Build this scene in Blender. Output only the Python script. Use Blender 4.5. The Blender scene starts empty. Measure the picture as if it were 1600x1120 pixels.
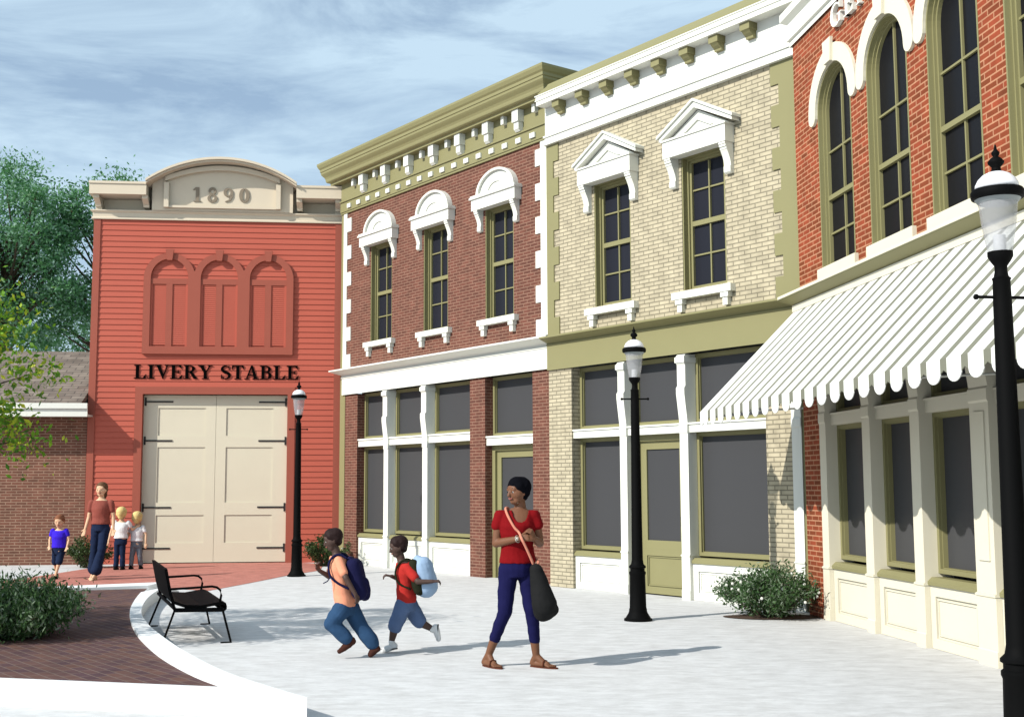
import bpy, math, random
import numpy as np
from mathutils import Vector, Matrix, Quaternion
sc = bpy.context.scene
COL = sc.collection
R = math.radians
random.seed(7)

# ------------------------------------------------------------------ materials
def lin(c):
    return tuple((x/12.92 if x <= .04045 else ((x+.055)/1.055)**2.4) for x in [v/255 for v in c])
def newmat(name):
    m = bpy.data.materials.new(name); m.use_nodes = True
    nt = m.node_tree; b = nt.nodes['Principled BSDF']
    return m, nt, b
def plain(name, rgb, rough=.6, spec=.3, noise=.06, nscale=3.0, metal=0, bump=0, bscale=40):
    """painted / plain material with a faint procedural mottling; rgb is linear base colour"""
    m, nt, b = newmat(name)
    b.inputs['Roughness'].default_value = rough
    b.inputs['Specular IOR Level'].default_value = spec
    b.inputs['Metallic'].default_value = metal
    N = nt.nodes.new; L = nt.links.new
    tc = N('ShaderNodeTexCoord'); no = N('ShaderNodeTexNoise')
    no.inputs['Scale'].default_value = nscale; no.inputs['Detail'].default_value = 5
    L(tc.outputs['Object'], no.inputs['Vector'])
    mx = N('ShaderNodeMix'); mx.data_type = 'RGBA'
    mx.inputs[6].default_value = (*[c*(1-noise) for c in rgb], 1)
    mx.inputs[7].default_value = (*[min(1, c*(1+noise)) for c in rgb], 1)
    L(no.outputs['Fac'], mx.inputs[0]); L(mx.outputs[2], b.inputs['Base Color'])
    if bump:
        n2 = N('ShaderNodeTexNoise'); n2.inputs['Scale'].default_value = bscale
        L(tc.outputs['Object'], n2.inputs['Vector'])
        bp = N('ShaderNodeBump'); bp.inputs['Strength'].default_value = bump; bp.inputs['Distance'].default_value = .01
        L(n2.outputs['Fac'], bp.inputs['Height']); L(bp.outputs['Normal'], b.inputs['Normal'])
    return m
def brick(name, c1, c2, mortar, bw=.21, rh=.072, ms=.009, flat=False, rot=0, msmooth=.1, bump=.5):
    m, nt, b = newmat(name); N = nt.nodes.new; L = nt.links.new
    tc = N('ShaderNodeTexCoord'); sp = N('ShaderNodeSeparateXYZ'); cb = N('ShaderNodeCombineXYZ')
    L(tc.outputs['Object'], sp.inputs[0])
    if flat:
        mp = N('ShaderNodeMapping'); mp.inputs['Rotation'].default_value = (0, 0, rot)
        L(tc.outputs['Object'], mp.inputs[0]); vec = mp.outputs[0]
    else:
        ad = N('ShaderNodeMath'); ad.operation = 'ADD'
        L(sp.outputs[0], ad.inputs[0]); L(sp.outputs[1], ad.inputs[1])
        L(ad.outputs[0], cb.inputs[0]); L(sp.outputs[2], cb.inputs[1]); vec = cb.outputs[0]
    br = N('ShaderNodeTexBrick')
    br.inputs['Color1'].default_value = (*c1, 1); br.inputs['Color2'].default_value = (*c2, 1)
    br.inputs['Mortar'].default_value = (*mortar, 1)
    br.inputs['Scale'].default_value = 1; br.inputs['Mortar Size'].default_value = ms
    br.inputs['Mortar Smooth'].default_value = msmooth
    br.inputs['Brick Width'].default_value = bw; br.inputs['Row Height'].default_value = rh
    L(vec, br.inputs['Vector'])
    no = N('ShaderNodeTexNoise'); no.inputs['Scale'].default_value = 5; no.inputs['Detail'].default_value = 6
    L(tc.outputs['Object'], no.inputs['Vector'])
    mr = N('ShaderNodeMapRange'); mr.inputs[1].default_value = .3; mr.inputs[2].default_value = .7
    mr.inputs[3].default_value = .82; mr.inputs[4].default_value = 1.15
    L(no.outputs['Fac'], mr.inputs[0])
    mu = N('ShaderNodeVectorMath'); mu.operation = 'SCALE'
    L(br.outputs['Color'], mu.inputs[0]); L(mr.outputs[0], mu.inputs['Scale'])
    L(mu.outputs[0], b.inputs['Base Color'])
    b.inputs['Roughness'].default_value = .85; b.inputs['Specular IOR Level'].default_value = .2
    bp = N('ShaderNodeBump'); bp.invert = True
    bp.inputs['Strength'].default_value = bump; bp.inputs['Distance'].default_value = .008
    L(br.outputs['Fac'], bp.inputs['Height']); L(bp.outputs['Normal'], b.inputs['Normal'])
    return m
def leafmat(name, cols, trans=.35):
    m, nt, b = newmat(name); N = nt.nodes.new; L = nt.links.new
    g = N('ShaderNodeNewGeometry'); cr = N('ShaderNodeValToRGB')
    cr.color_ramp.interpolation = 'LINEAR'
    els = cr.color_ramp.elements
    while len(els) < len(cols): els.new(.5)
    for i, c in enumerate(cols):
        els[i].position = i/(len(cols)-1); els[i].color = (*c, 1)
    L(g.outputs['Random Per Island'], cr.inputs[0])
    L(cr.outputs[0], b.inputs['Base Color']); b.inputs['Roughness'].default_value = .5
    b.inputs['Specular IOR Level'].default_value = .25
    tr = N('ShaderNodeBsdfTranslucent'); L(cr.outputs[0], tr.inputs[0])
    ms = N('ShaderNodeMixShader'); ms.inputs[0].default_value = trans
    L(b.outputs[0], ms.inputs[1]); L(tr.outputs[0], ms.inputs[2])
    L(ms.outputs[0], nt.nodes['Material Output'].inputs[0])
    return m
def glassmat(name, col, rough=.12, spec=.5):
    return plain(name, col, rough, spec, noise=.04, nscale=.8)

M = {}
M['white'] = plain('white_paint', (.80, .80, .71), .55, .3, .02)
M['cream'] = plain('cream_stone', (.73, .68, .53), .7, .2, .03)
M['olive'] = plain('olive_paint', (.255, .235, .11), .55, .3, .04)
M['tan'] = plain('tan_trim', (.70, .60, .45), .65, .2, .04)
M['door'] = plain('cream_door_paint', (.72, .66, .50), .6, .25, .03)
M['digit'] = plain('shade_tan_digit', (.27, .22, .16), .8, .1, .03)  # darker tan: shade of recessed numerals put into the colour of raised ones
M['red_trim'] = plain('dark_red_trim', (.36, .095, .06), .6, .25, .05)
M['red_side'] = plain('red_siding', (.50, .112, .070), .6, .25, .05, nscale=1.5)
M['blackmetal'] = plain('black_cast_iron', (.002, .002, .002), .7, .08, .1)
M['ironhinge'] = plain('dark_iron_hinge', (.03, .03, .03), .6, .2, .1)
M['black_letter'] = plain('black_lettering', (.002, .002, .002), .8, .02, .02)
M['glass_up'] = glassmat('dark_window_glass', (.020, .021, .028), .3, .08)
M['glass_upD'] = glassmat('very_dark_window_glass', (.010, .010, .012), .3, .06)
M['glass_sf'] = glassmat('grey_shop_glass', (.062, .062, .064), .35, .10)
M['grey_side'] = plain('grey_render', (.3, .3, .28), .8, .1)
M['roof_flat'] = plain('flat_roof_felt', (.16, .155, .14), .9, .1)
M['brickB'] = brick('red_brick_fine', (.165, .062, .042), (.115, .046, .032), (.26, .145, .10), .20, .055, .0085)
M['brickC'] = brick('buff_brick', (.50, .435, .30), (.46, .40, .275), (.24, .21, .145), .205, .060, .0085, bump=.6)
M['brickD'] = brick('orange_red_brick', (.31, .062, .026), (.18, .045, .016), (.46, .225, .125), .20, .060, .008)
M['brickE'] = brick('brown_brick', (.20, .080, .052), (.145, .064, .042), (.31, .19, .13), .21, .058, .009)
M['pave_red'] = brick('red_path_brick', (.52, .20, .155), (.45, .17, .13), (.50, .24, .19), .2, .1, .006, flat=True, rot=.1, bump=.2)
M['pave_dark'] = brick('dark_clay_paver', (.135, .068, .052), (.085, .045, .05), (.17, .12, .10), .2, .1, .006, flat=True, rot=R(52), bump=.3)
M['kerb'] = plain('white_concrete_kerb', (.84, .84, .82), .8, .1, .03, 2.5, bump=.1)
M['soil'] = plain('brown_soil', (.09, .06, .045), .95, .05, .4, 14, bump=.8, bscale=30)
M['bulb'] = plain('white_lamp_tube', (.85, .85, .85), .4, .4, .01)
M['lampcap'] = plain('white_lamp_dome', (.82, .82, .84), .35, .5, .01)
M['reflector'] = plain('grey_lamp_reflector', (.25, .27, .27), .5, .4, .05)
M['bark'] = plain('brown_bark', (.09, .065, .045), .9, .1, .4, 18, bump=.8)
def shingle():
    m, nt, b = newmat('grey_brown_shingle'); N = nt.nodes.new; L = nt.links.new
    tc = N('ShaderNodeTexCoord'); mp = N('ShaderNodeMapping'); mp.inputs['Scale'].default_value = (1, 1, 2.4)
    L(tc.outputs['Object'], mp.inputs[0])
    sp = N('ShaderNodeSeparateXYZ'); cb = N('ShaderNodeCombineXYZ'); L(mp.outputs[0], sp.inputs[0])
    L(sp.outputs[0], cb.inputs[0]); L(sp.outputs[2], cb.inputs[1])
    br = N('ShaderNodeTexBrick'); br.inputs['Color1'].default_value = (.17, .13, .10, 1); br.inputs['Color2'].default_value = (.26, .21, .165, 1)
    br.inputs['Mortar'].default_value = (.09, .07, .06, 1); br.inputs['Scale'].default_value = 1
    br.inputs['Brick Width'].default_value = .32; br.inputs['Row Height'].default_value = .15; br.inputs['Mortar Size'].default_value = .012
    L(cb.outputs[0], br.inputs['Vector'])
    no = N('ShaderNodeTexNoise'); no.inputs['Scale'].default_value = 3; no.inputs['Detail'].default_value = 8
    L(cb.outputs[0], no.inputs['Vector'])
    mx = N('ShaderNodeMix'); mx.data_type = 'RGBA'; mx.blend_type = 'MULTIPLY'; mx.inputs[0].default_value = .6
    L(br.outputs[0], mx.inputs[6])
    cr = N('ShaderNodeValToRGB'); cr.color_ramp.elements[0].color = (.5, .5, .5, 1); cr.color_ramp.elements[1].color = (1.3, 1.3, 1.3, 1)
    cr.color_ramp.elements[0].position = .3; cr.color_ramp.elements[1].position = .7
    L(no.outputs[0], cr.inputs[0]); L(cr.outputs[0], mx.inputs[7]); L(mx.outputs[2], b.inputs['Base Color'])
    b.inputs['Roughness'].default_value = .95
    return m
M['shingle'] = shingle()
def plaza_mat():
    m, nt, b = newmat('pale_brushed_concrete'); N = nt.nodes.new; L = nt.links.new
    tc = N('ShaderNodeTexCoord'); mp = N('ShaderNodeMapping'); mp.inputs['Scale'].default_value = (1.4, 2.8, 1); mp.inputs['Rotation'].default_value = (0, 0, R(12))
    L(tc.outputs['Object'], mp.inputs[0])
    n1 = N('ShaderNodeTexNoise'); n1.inputs['Scale'].default_value = 2.6; n1.inputs['Detail'].default_value = 12; n1.inputs['Roughness'].default_value = .72
    L(mp.outputs[0], n1.inputs['Vector'])
    cr = N('ShaderNodeValToRGB'); e = cr.color_ramp.elements
    e[0].position = .3; e[0].color = (.51, .50, .48, 1); e[1].position = .62; e[1].color = (.70, .695, .68, 1)
    L(n1.outputs[0], cr.inputs[0]); L(cr.outputs[0], b.inputs['Base Color'])
    b.inputs['Roughness'].default_value = .9; b.inputs['Specular IOR Level'].default_value = .15
    n2 = N('ShaderNodeTexNoise'); n2.inputs['Scale'].default_value = 60
    L(tc.outputs['Object'], n2.inputs['Vector'])
    bp = N('ShaderNodeBump'); bp.inputs['Strength'].default_value = .15; bp.inputs['Distance'].default_value = .01
    L(n2.outputs[0], bp.inputs['Height']); L(bp.outputs[0], b.inputs['Normal'])
    return m
M['plaza'] = plaza_mat()
def globe():
    m, nt, b = newmat('clear_globe_glass'); N = nt.nodes.new; L = nt.links.new
    tr = N('ShaderNodeBsdfTransparent'); tr.inputs[0].default_value = (.95, .95, .95, 1)
    b.inputs['Base Color'].default_value = (.50, .50, .51, 1); b.inputs['Roughness'].default_value = .15
    ms = N('ShaderNodeMixShader'); ms.inputs[0].default_value = .42
    L(tr.outputs[0], ms.inputs[1]); L(b.outputs[0], ms.inputs[2]); L(ms.outputs[0], nt.nodes['Material Output'].inputs[0])
    return m
M['globe'] = globe()
M['stripe_white'] = plain('white_awning_canvas', (.80, .80, .74), .8, .1, .02)
M['stripe_grey'] = plain('sage_grey_awning_canvas', (.20, .20, .15), .8, .1, .03)

# ------------------------------------------------------------------ mesh builder
class MB:
    def __init__(s): s.v = []; s.f = []; s.m = []; s.k = 0
    def add(s, vs, fs, mi=0):
        o = len(s.v); s.v += [tuple(v) for v in vs]
        s.f += [tuple(i+o for i in f) for f in fs]; s.m += [mi]*len(fs); return s
    def box(s, x0, x1, y0, y1, z0, z1, mi=0):
        return s.add([(x0,y0,z0),(x1,y0,z0),(x1,y1,z0),(x0,y1,z0),(x0,y0,z1),(x1,y0,z1),(x1,y1,z1),(x0,y1,z1)],
                     [(3,2,1,0),(4,5,6,7),(0,1,5,4),(1,2,6,5),(2,3,7,6),(3,0,4,7)], mi)
    def prism(s, poly, y0, y1, mi=0):
        """poly: (x,z) points, extruded from y0 (front) to y1 (back)"""
        a = sum(poly[i][0]*poly[(i+1)%len(poly)][1]-poly[(i+1)%len(poly)][0]*poly[i][1] for i in range(len(poly)))
        if a < 0: poly = poly[::-1]
        n = len(poly)
        vs = [(x,y0,z) for x,z in poly]+[(x,y1,z) for x,z in poly]
        fs = [tuple(range(n)), tuple(range(2*n-1, n-1, -1))]+[(i, i+n, (i+1)%n+n, (i+1)%n) for i in range(n)]
        return s.add(vs, fs, mi)
    def xprism(s, poly, x0, x1, mi=0):
        """poly: (y,z) points, extruded along x"""
        a = sum(poly[i][0]*poly[(i+1)%len(poly)][1]-poly[(i+1)%len(poly)][0]*poly[i][1] for i in range(len(poly)))
        if a < 0: poly = poly[::-1]
        n = len(poly)
        vs = [(x0,y,z) for y,z in poly]+[(x1,y,z) for y,z in poly]
        fs = [tuple(range(n-1,-1,-1)), tuple(range(n, 2*n))]+[(i,(i+1)%n,(i+1)%n+n,i+n) for i in range(n)]
        return s.add(vs, fs, mi)
    def zprism(s, poly, z0, z1, mi=0):
        a = sum(poly[i][0]*poly[(i+1)%len(poly)][1]-poly[(i+1)%len(poly)][0]*poly[i][1] for i in range(len(poly)))
        if a < 0: poly = poly[::-1]
        n = len(poly)
        vs = [(x,y,z0) for x,y in poly]+[(x,y,z1) for x,y in poly]
        fs = [tuple(range(n-1,-1,-1)), tuple(range(n, 2*n))]+[(i,(i+1)%n,(i+1)%n+n,i+n) for i in range(n)]
        return s.add(vs, fs, mi)
    def lathe(s, prof, c=(0,0), seg=24, mi=0, caps=True):
        n = len(prof); vs = []
        for r, z in prof:
            for k in range(seg):
                a = 2*math.pi*k/seg; vs.append((c[0]+r*math.cos(a), c[1]+r*math.sin(a), z))
        fs = [(i*seg+k, i*seg+(k+1)%seg, (i+1)*seg+(k+1)%seg, (i+1)*seg+k) for i in range(n-1) for k in range(seg)]
        if caps: fs += [tuple(range(seg-1,-1,-1)), tuple((n-1)*seg+k for k in range(seg))]
        return s.add(vs, fs, mi)
    def tube(s, pts, r, seg=8, mi=0):
        pts = [Vector(p) for p in pts]; n = len(pts); rr = r if isinstance(r, (list, tuple)) else [r]*n
        vs = []; ref = None
        for i, p in enumerate(pts):
            d = (pts[min(i+1,n-1)]-pts[max(i-1,0)]).normalized()
            if ref is None: ref = Vector((0,0,1)) if abs(d.z) < .9 else Vector((1,0,0))
            a = d.cross(ref).normalized(); b = d.cross(a).normalized(); ref = -b if False else ref
            for k in range(seg):
                t = 2*math.pi*k/seg; vs.append(p+a*math.cos(t)*rr[i]+b*math.sin(t)*rr[i])
        fs = [(i*seg+k, (i+1)*seg+k, (i+1)*seg+(k+1)%seg, i*seg+(k+1)%seg) for i in range(n-1) for k in range(seg)]
        fs += [tuple(range(seg)), tuple((n-1)*seg+k for k in range(seg-1,-1,-1))]
        return s.add(vs, fs, mi)
    def ball(s, c, r, seg=12, mi=0):
        rx = r if isinstance(r, (tuple, list)) else (r, r, r)
        n = seg//2+1; vs = []; 
        for i in range(1, n):
            t = math.pi*i/n
            for k in range(seg):
                a = 2*math.pi*k/seg
                vs.append((c[0]+rx[0]*math.sin(t)*math.cos(a), c[1]+rx[1]*math.sin(t)*math.sin(a), c[2]-rx[2]*math.cos(t)))
        nb = len(vs); vs += [(c[0],c[1],c[2]-rx[2]), (c[0],c[1],c[2]+rx[2])]
        fs = [(i*seg+k, i*seg+(k+1)%seg, (i+1)*seg+(k+1)%seg, (i+1)*seg+k) for i in range(n-2) for k in range(seg)]
        fs += [(nb, (k+1)%seg, k) for k in range(seg)]+[(nb+1, (n-2)*seg+k, (n-2)*seg+(k+1)%seg) for k in range(seg)]
        return s.add(vs, fs, mi)
    def build(s, name, mats, parent=None, loc=(0,0,0), smooth=False):
        me = bpy.data.meshes.new(name); me.from_pydata(s.v, [], s.f)
        mats = mats if isinstance(mats, (list, tuple)) else [mats]
        for m in mats: me.materials.append(M[m] if isinstance(m, str) else m)
        me.polygons.foreach_set('material_index', s.m)
        if smooth:
            me.polygons.foreach_set('use_smooth', [True]*len(me.polygons))
        me.update()
        if smooth == 'auto':
            try: me.set_sharp_from_angle(angle=R(35))
            except Exception: pass
        o = bpy.data.objects.new(name, me); COL.objects.link(o); o.location = loc
        if parent: o.parent = parent
        return o
def tag(o, label=None, cat=None, group=None, kind=None):
    if label: o['label'] = label
    if cat: o['category'] = cat
    if group: o['group'] = group
    if kind: o['kind'] = kind
    return o
def empty(name, loc, rz=0, **k):
    o = bpy.data.objects.new(name, None); COL.objects.link(o); o.location = loc; o.rotation_euler = (0, 0, rz)
    o.empty_display_size = .2
    return tag(o, **k)
def dup(o, parent=None, loc=None):
    c = o.copy(); COL.objects.link(c)
    if parent: c.parent = parent
    if loc is not None: c.location = loc
    for ch in list(o.children): dup(ch, c)
    return c

# ------------------------------------------------------------------ camera
f_px, cx_px, pitch, roll = 1888.5, 773.4, 6.069, -.178
cam = bpy.data.cameras.new('camera'); co = bpy.data.objects.new('camera', cam); COL.objects.link(co)
cam.sensor_width = 36; cam.lens = f_px*36/1600; cam.shift_x = (800-cx_px)/1600; cam.clip_end = 900; cam.clip_start = .05
co.location = (0, 0, 1.55)
co.rotation_mode = 'QUATERNION'
q = Quaternion((1,0,0), R(90+pitch))
co.rotation_quaternion = q @ Quaternion((0,0,1), R(roll))
sc.camera = co

# ------------------------------------------------------------------ light
SUN_AZ, SUN_EL = -124.2, 35            # azimuth clockwise from +Y
sd = Vector((math.sin(R(SUN_AZ))*math.cos(R(SUN_EL)), math.cos(R(SUN_AZ))*math.cos(R(SUN_EL)), math.sin(R(SUN_EL))))
sl = bpy.data.lights.new('sun', 'SUN'); sl.energy = 4.4; sl.angle = R(.5); sl.color = (1, .97, .92)
so = bpy.data.objects.new('sun', sl); COL.objects.link(so)
so.rotation_mode = 'QUATERNION'; so.rotation_quaternion = sd.to_track_quat('Z', 'Y'); so.location = sd*30
w = bpy.data.worlds.new('World'); sc.world = w; w.use_nodes = True
nt = w.node_tree; N = nt.nodes.new; L = nt.links.new
bg = nt.nodes['Background']
sky = N('ShaderNodeTexSky'); sky.sky_type = 'NISHITA'; sky.sun_disc = False
sky.sun_elevation = R(SUN_EL); sky.sun_rotation = R(SUN_AZ)
sky.air_density = 1.0; sky.dust_density = .6; sky.ozone_density = 2.2
tc = N('ShaderNodeTexCoord'); mp = N('ShaderNodeMapping'); mp.inputs['Scale'].default_value = (2.2, 2.2, 9); mp.inputs['Rotation'].default_value = (0, R(3), R(20))
L(tc.outputs['Generated'], mp.inputs[0])
n1 = N('ShaderNodeTexNoise'); n1.inputs['Scale'].default_value = 1.7; n1.inputs['Detail'].default_value = 11; n1.inputs['Roughness'].default_value = .62; n1.inputs['Distortion'].default_value = .5
L(mp.outputs[0], n1.inputs['Vector'])
cr = N('ShaderNodeValToRGB'); cr.color_ramp.elements[0].position = .38; cr.color_ramp.elements[1].position = .60; cr.color_ramp.elements[0].color = (.37,.37,.37,1)
L(n1.outputs[0], cr.inputs[0])
mx = N('ShaderNodeMix'); mx.data_type = 'RGBA'; mx.inputs[7].default_value = (4.5, 5.9, 7.1, 1)
ml = N('ShaderNodeMath'); ml.operation = 'MULTIPLY'; ml.inputs[1].default_value = 1.0
L(cr.outputs[0], ml.inputs[0]); L(ml.outputs[0], mx.inputs[0]); L(sky.outputs[0], mx.inputs[6]); L(mx.outputs[2], bg.inputs[0])
bg.inputs[1].default_value = .12
sc.view_settings.view_transform = 'Standard'; sc.view_settings.look = 'None'; sc.view_settings.exposure = .13
sc.view_settings.gamma = 1; sc.view_settings.use_curve_mapping = False
sc.cycles.max_bounces = 6; sc.cycles.diffuse_bounces = 1; sc.cycles.transparent_max_bounces = 12

# ------------------------------------------------------------------ ground
g = MB(); g.add([(-300,-200,0),(300,-200,0),(300,400,0),(-300,400,0)], [(0,1,2,3)])
tag(g.build('plaza', 'plaza'), kind='structure')
def smoothcurve(pts, n=6):
    out = []
    P = [Vector(p) for p in pts]
    for i in range(len(P)-1):
        p0 = P[max(i-1,0)]; p1 = P[i]; p2 = P[i+1]; p3 = P[min(i+2,len(P)-1)]
        for k in range(n):
            t = k/n
            out.append(.5*((2*p1)+(p2-p0)*t+(2*p0-5*p1+4*p2-p3)*t*t+(3*p1-p0-3*p2+p3)*t**3))
    out.append(P[-1]); return out
# red brick path in front of the stable
rp = [(-8.37,20.68),(-8.13,21.77),(-7.93,23.89),(-7.3,24.9),(-7.33,25.2),(-4.2,25.6),(-3.5,25.0),(-3.31,23.05),(-3.69,21.8),(-4.0,20.2),(-4.35,18.6),(-4.9,18.9),(-6.03,17.75),(-7.6,16.9),(-11,15.4),(-16,14.2),(-16,17.2),(-11,19.3)]
g = MB(); g.add([(x,y,.004) for x,y in rp][::-1], [tuple(range(len(rp)))])
tag(g.build('path', 'pave_red'), kind='structure')
outer = [tuple(v) for v in smoothcurve([(-1.27,8.32),(-1.54,8.69),(-1.98,9.33),(-2.33,9.95),(-2.82,10.94),(-3.28,11.97),(-3.64,12.85),(-4.06,14.07),(-4.46,15.7),(-4.70,17.2),(-4.80,18.55)])]
inner = [tuple(v) for v in smoothcurve([(-1.86,8.745),(-2.25,9.33),(-2.65,10.06),(-3.01,10.82),(-3.49,11.98),(-3.93,13.23),(-4.32,14.53),(-4.72,16.2),(-5.0,17.6)])]
KH = .15
bed = inner+[(-6.2,17.2),(-8,16.4),(-11.5,15.0),(-16,13.7),(-16,12.35),(-9,10.55),(-3.75,9.24)]
g = MB(); g.add([(x,y,KH-.03) for x,y in bed], [tuple(range(len(bed)))])
if True:
    ob = g.build('brick_terrace', 'pave_dark'); tag(ob, kind='structure')
    if ob.data.polygons[0].normal.z < 0: ob.data.flip_normals()
def strip(mb, a, b, z0, z1, taper=False):
    """kerb between plan polylines a (outer) and b (inner) of equal length"""
    n = len(a)
    for i in range(n-1):
        ra = (lambda j: z1 if not taper else z1*min(1, .06+(n-1-j)/6))
        vs = [(*a[i],ra(i)),(*a[i+1],ra(i+1)),(*b[i+1],ra(i+1)),(*b[i],ra(i)),(*a[i],z0),(*a[i+1],z0),(*b[i+1],z0),(*b[i],z0)]
        mb.add(vs, [(0,1,2,3),(0,4,5,1),(3,2,6,7)])
    mb.add([(*a[0],z1),(*b[0],z1),(*b[0],z0),(*a[0],z0)], [(0,1,2,3)])
    if not taper: mb.add([(*a[-1],z1),(*b[-1],z1),(*b[-1],z0),(*a[-1],z0)], [(3,2,1,0)])
def resample(p, n):
    P = [Vector(x).to_2d() for x in p]; d = [0]
    for i in range(1, len(P)): d.append(d[-1]+(P[i]-P[i-1]).length)
    out = []
    for k in range(n):
        t = d[-1]*k/(n-1); i = 1
        while i < len(P)-1 and d[i] < t: i += 1
        u = (t-d[i-1])/max(1e-9, d[i]-d[i-1]); out.append(tuple(P[i-1].lerp(P[i], min(1,u))))
    return out
ri = resample(inner, 60); ro = resample(outer, 60)
g = MB(); strip(g, ro, ri, 0, KH, True)
# front kerb
strip(g, [(-16,12.05),(-9,10.27),(-1.27,8.315)], [(-16,12.35),(-9,10.55),(-1.86,8.745)], 0, KH+.001)
# far kerb strip
strip(g, [(-5.0,18.40),(-6.3,17.65),(-8,16.85),(-11.5,15.3),(-16,14.0)], [(-5.03,17.75),(-6.2,17.2),(-8,16.4),(-11.5,15.0),(-16,13.7)], 0, KH+.002)
kb = g.build('kerb', 'kerb'); tag(kb, kind='structure')
import bmesh
bm = bmesh.new(); bm.from_mesh(kb.data); bmesh.ops.recalc_face_normals(bm, faces=bm.faces); bm.to_mesh(kb.data); bm.free()

# ------------------------------------------------------------------ serif glyphs
def arc(cx, cz, rx, rz, a0, a1, n=14):
    return [(cx+rx*math.cos(R(a0+(a1-a0)*i/n)), cz+rz*math.sin(R(a0+(a1-a0)*i/n))) for i in range(n+1)]
def stroke(pts, ws):
    """variable width ribbon -> list of quads"""
    n = len(pts); Lp = []; Rp = []
    for i, p in enumerate(pts):
        a = pts[max(i-1,0)]; b = pts[min(i+1,n-1)]
        dx, dz = b[0]-a[0], b[1]-a[1]; l = math.hypot(dx, dz) or 1
        t = i/(n-1)*(len(ws)-1); k = min(int(t), len(ws)-2); wd = ws[k]+(ws[k+1]-ws[k])*(t-k)
        Lp.append((p[0]-dz/l*wd/2, p[1]+dx/l*wd/2)); Rp.append((p[0]+dz/l*wd/2, p[1]-dx/l*wd/2))
    return [[Lp[i], Lp[i+1], Rp[i+1], Rp[i]] for i in range(n-1)]
def bx(a, b, c, d): return [[(a,c),(b,c),(b,d),(a,d)]]
def glyph(ch):
    T = .17
    if ch == 'I': return .42, bx(.12,.30,0,1)+bx(.02,.40,.95,1)+bx(.02,.40,0,.05)
    if ch == 'L': return .74, bx(.12,.30,0,1)+bx(.02,.40,.95,1)+bx(.02,.68,0,.06)+[[(.68,.0),(.70,.32),(.52,.05)]]
    if ch == 'E': return .74, bx(.12,.30,0,1)+bx(.02,.66,.94,1)+bx(.02,.68,0,.06)+bx(.3,.52,.48,.54)+[[(.66,1),(.66,.72),(.50,.95)]]+[[(.68,0),(.70,.30),(.52,.05)]]+[[(.52,.36),(.52,.66),(.44,.51)]]
    if ch == 'T': return .74, bx(.28,.46,0,1)+bx(.03,.71,.94,1)+bx(.18,.56,0,.05)+[[(.03,1),(.03,.70),(.16,.95)]]+[[(.71,1),(.71,.70),(.58,.95)]]
    if ch == 'V': return .80, [[(.06,1),(.28,1),(.50,.22),(.42,0)]]+[[(.40,0),(.46,0),(.72,1),(.65,1)]]+bx(-.02,.36,.95,1)+bx(.54,.82,.95,1)
    if ch == 'A': return .82, [[(.36,1),(.44,1),(.14,0),(.07,0)]]+[[(.36,1),(.46,1),(.74,0),(.53,0)]]+bx(.2,.6,.28,.34)+bx(-.02,.24,0,.05)+bx(.45,.83,0,.05)
    if ch == 'Y': return .80, [[(.06,1),(.28,1),(.50,.42),(.34,.42)]]+[[(.40,.42),(.48,.46),(.72,1),(.64,1)]]+bx(.32,.50,0,.46)+bx(-.02,.36,.95,1)+bx(.54,.82,.95,1)+bx(.22,.60,0,.05)
    if ch in 'RB':
        g = bx(.12,.30,0,1)+bx(.02,.40,0,.05)+bx(.02,.2,.95,1)
        g += stroke([(.26,.97)]+arc(.36,.745,.22,.225,90,-90)+[(.26,.52)], [.05,.07,.17,.17,.07,.05])
        if ch == 'R':
            g += [[(.34,.52),(.52,.52),(.78,.05),(.74,0),(.60,0)]]+bx(.6,.83,0,.05); return .82, g
        g += stroke([(.26,.52)]+arc(.38,.27,.24,.245,90,-90)+[(.26,.025)], [.05,.07,.19,.19,.07,.05]); return .76, g
    if ch == 'S':
        pts = arc(.32,.745,.20,.22,20,270,14)+arc(.32,.255,.22,.23,90,-160,14)
        return .62, stroke(pts, [.04,.07,.13,.18,.19,.18,.13,.07,.04])+bx(.49,.53,.68,.98)+bx(.06,.10,.02,.32)
    if ch == 'G':
        return .86, stroke(arc(.44,.5,.34,.475,38,322,22), [.05,.09,.17,.20,.17,.09,.06])+bx(.60,.76,.06,.44)+bx(.52,.84,.42,.47)+bx(.70,.74,.68,.98)
    if ch == 'N': return .88, bx(.14,.20,0,1)+[[(.02,1),(.26,1),(.78,.02),(.70,.0)]]+bx(.70,.76,.02,1)+bx(.04,.30,0,.05)+bx(.6,.86,.95,1)
    if ch == '1': return .52, bx(.18,.36,0,1)+bx(.06,.48,0,.05)+[[(.18,1),(.18,.84),(.04,.80),(.04,.86)]]
    if ch == '0': return .60, stroke(arc(.29,.5,.19,.45,90,450,24), [.07,.18,.20,.18,.07,.18,.20,.18,.07])
    if ch == '8': return .60, stroke(arc(.29,.75,.155,.20,-90,270,18), [.08,.13,.15,.13,.08])+stroke(arc(.29,.265,.19,.225,90,450,20), [.08,.16,.18,.16,.08])
    if ch == '9': return .60, stroke(arc(.29,.69,.185,.26,0,360,20), [.17,.08,.17,.17,.08,.14])+stroke([(.475,.72),(.46,.4),(.36,.13),(.12,.03)], [.17,.17,.12,.06])
    return .4, []
def lettering(name, text, x0, x1, z0, h, yf, yb, mat, parent, gap=.07):
    tot = sum(glyph(c)[0]+gap for c in text)-gap; sx = (x1-x0)/tot; x = x0
    for c in text:
        wd, polys = glyph(c)
        if polys:
            mb = MB()
            for k, p in enumerate(polys): mb.prism([(a*sx, b*h) for a, b in p], yf-.0004*(k % 9), yb)
            mb.build(name, mat, parent, (x, 0, z0))
        x += (wd+gap)*sx

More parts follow.
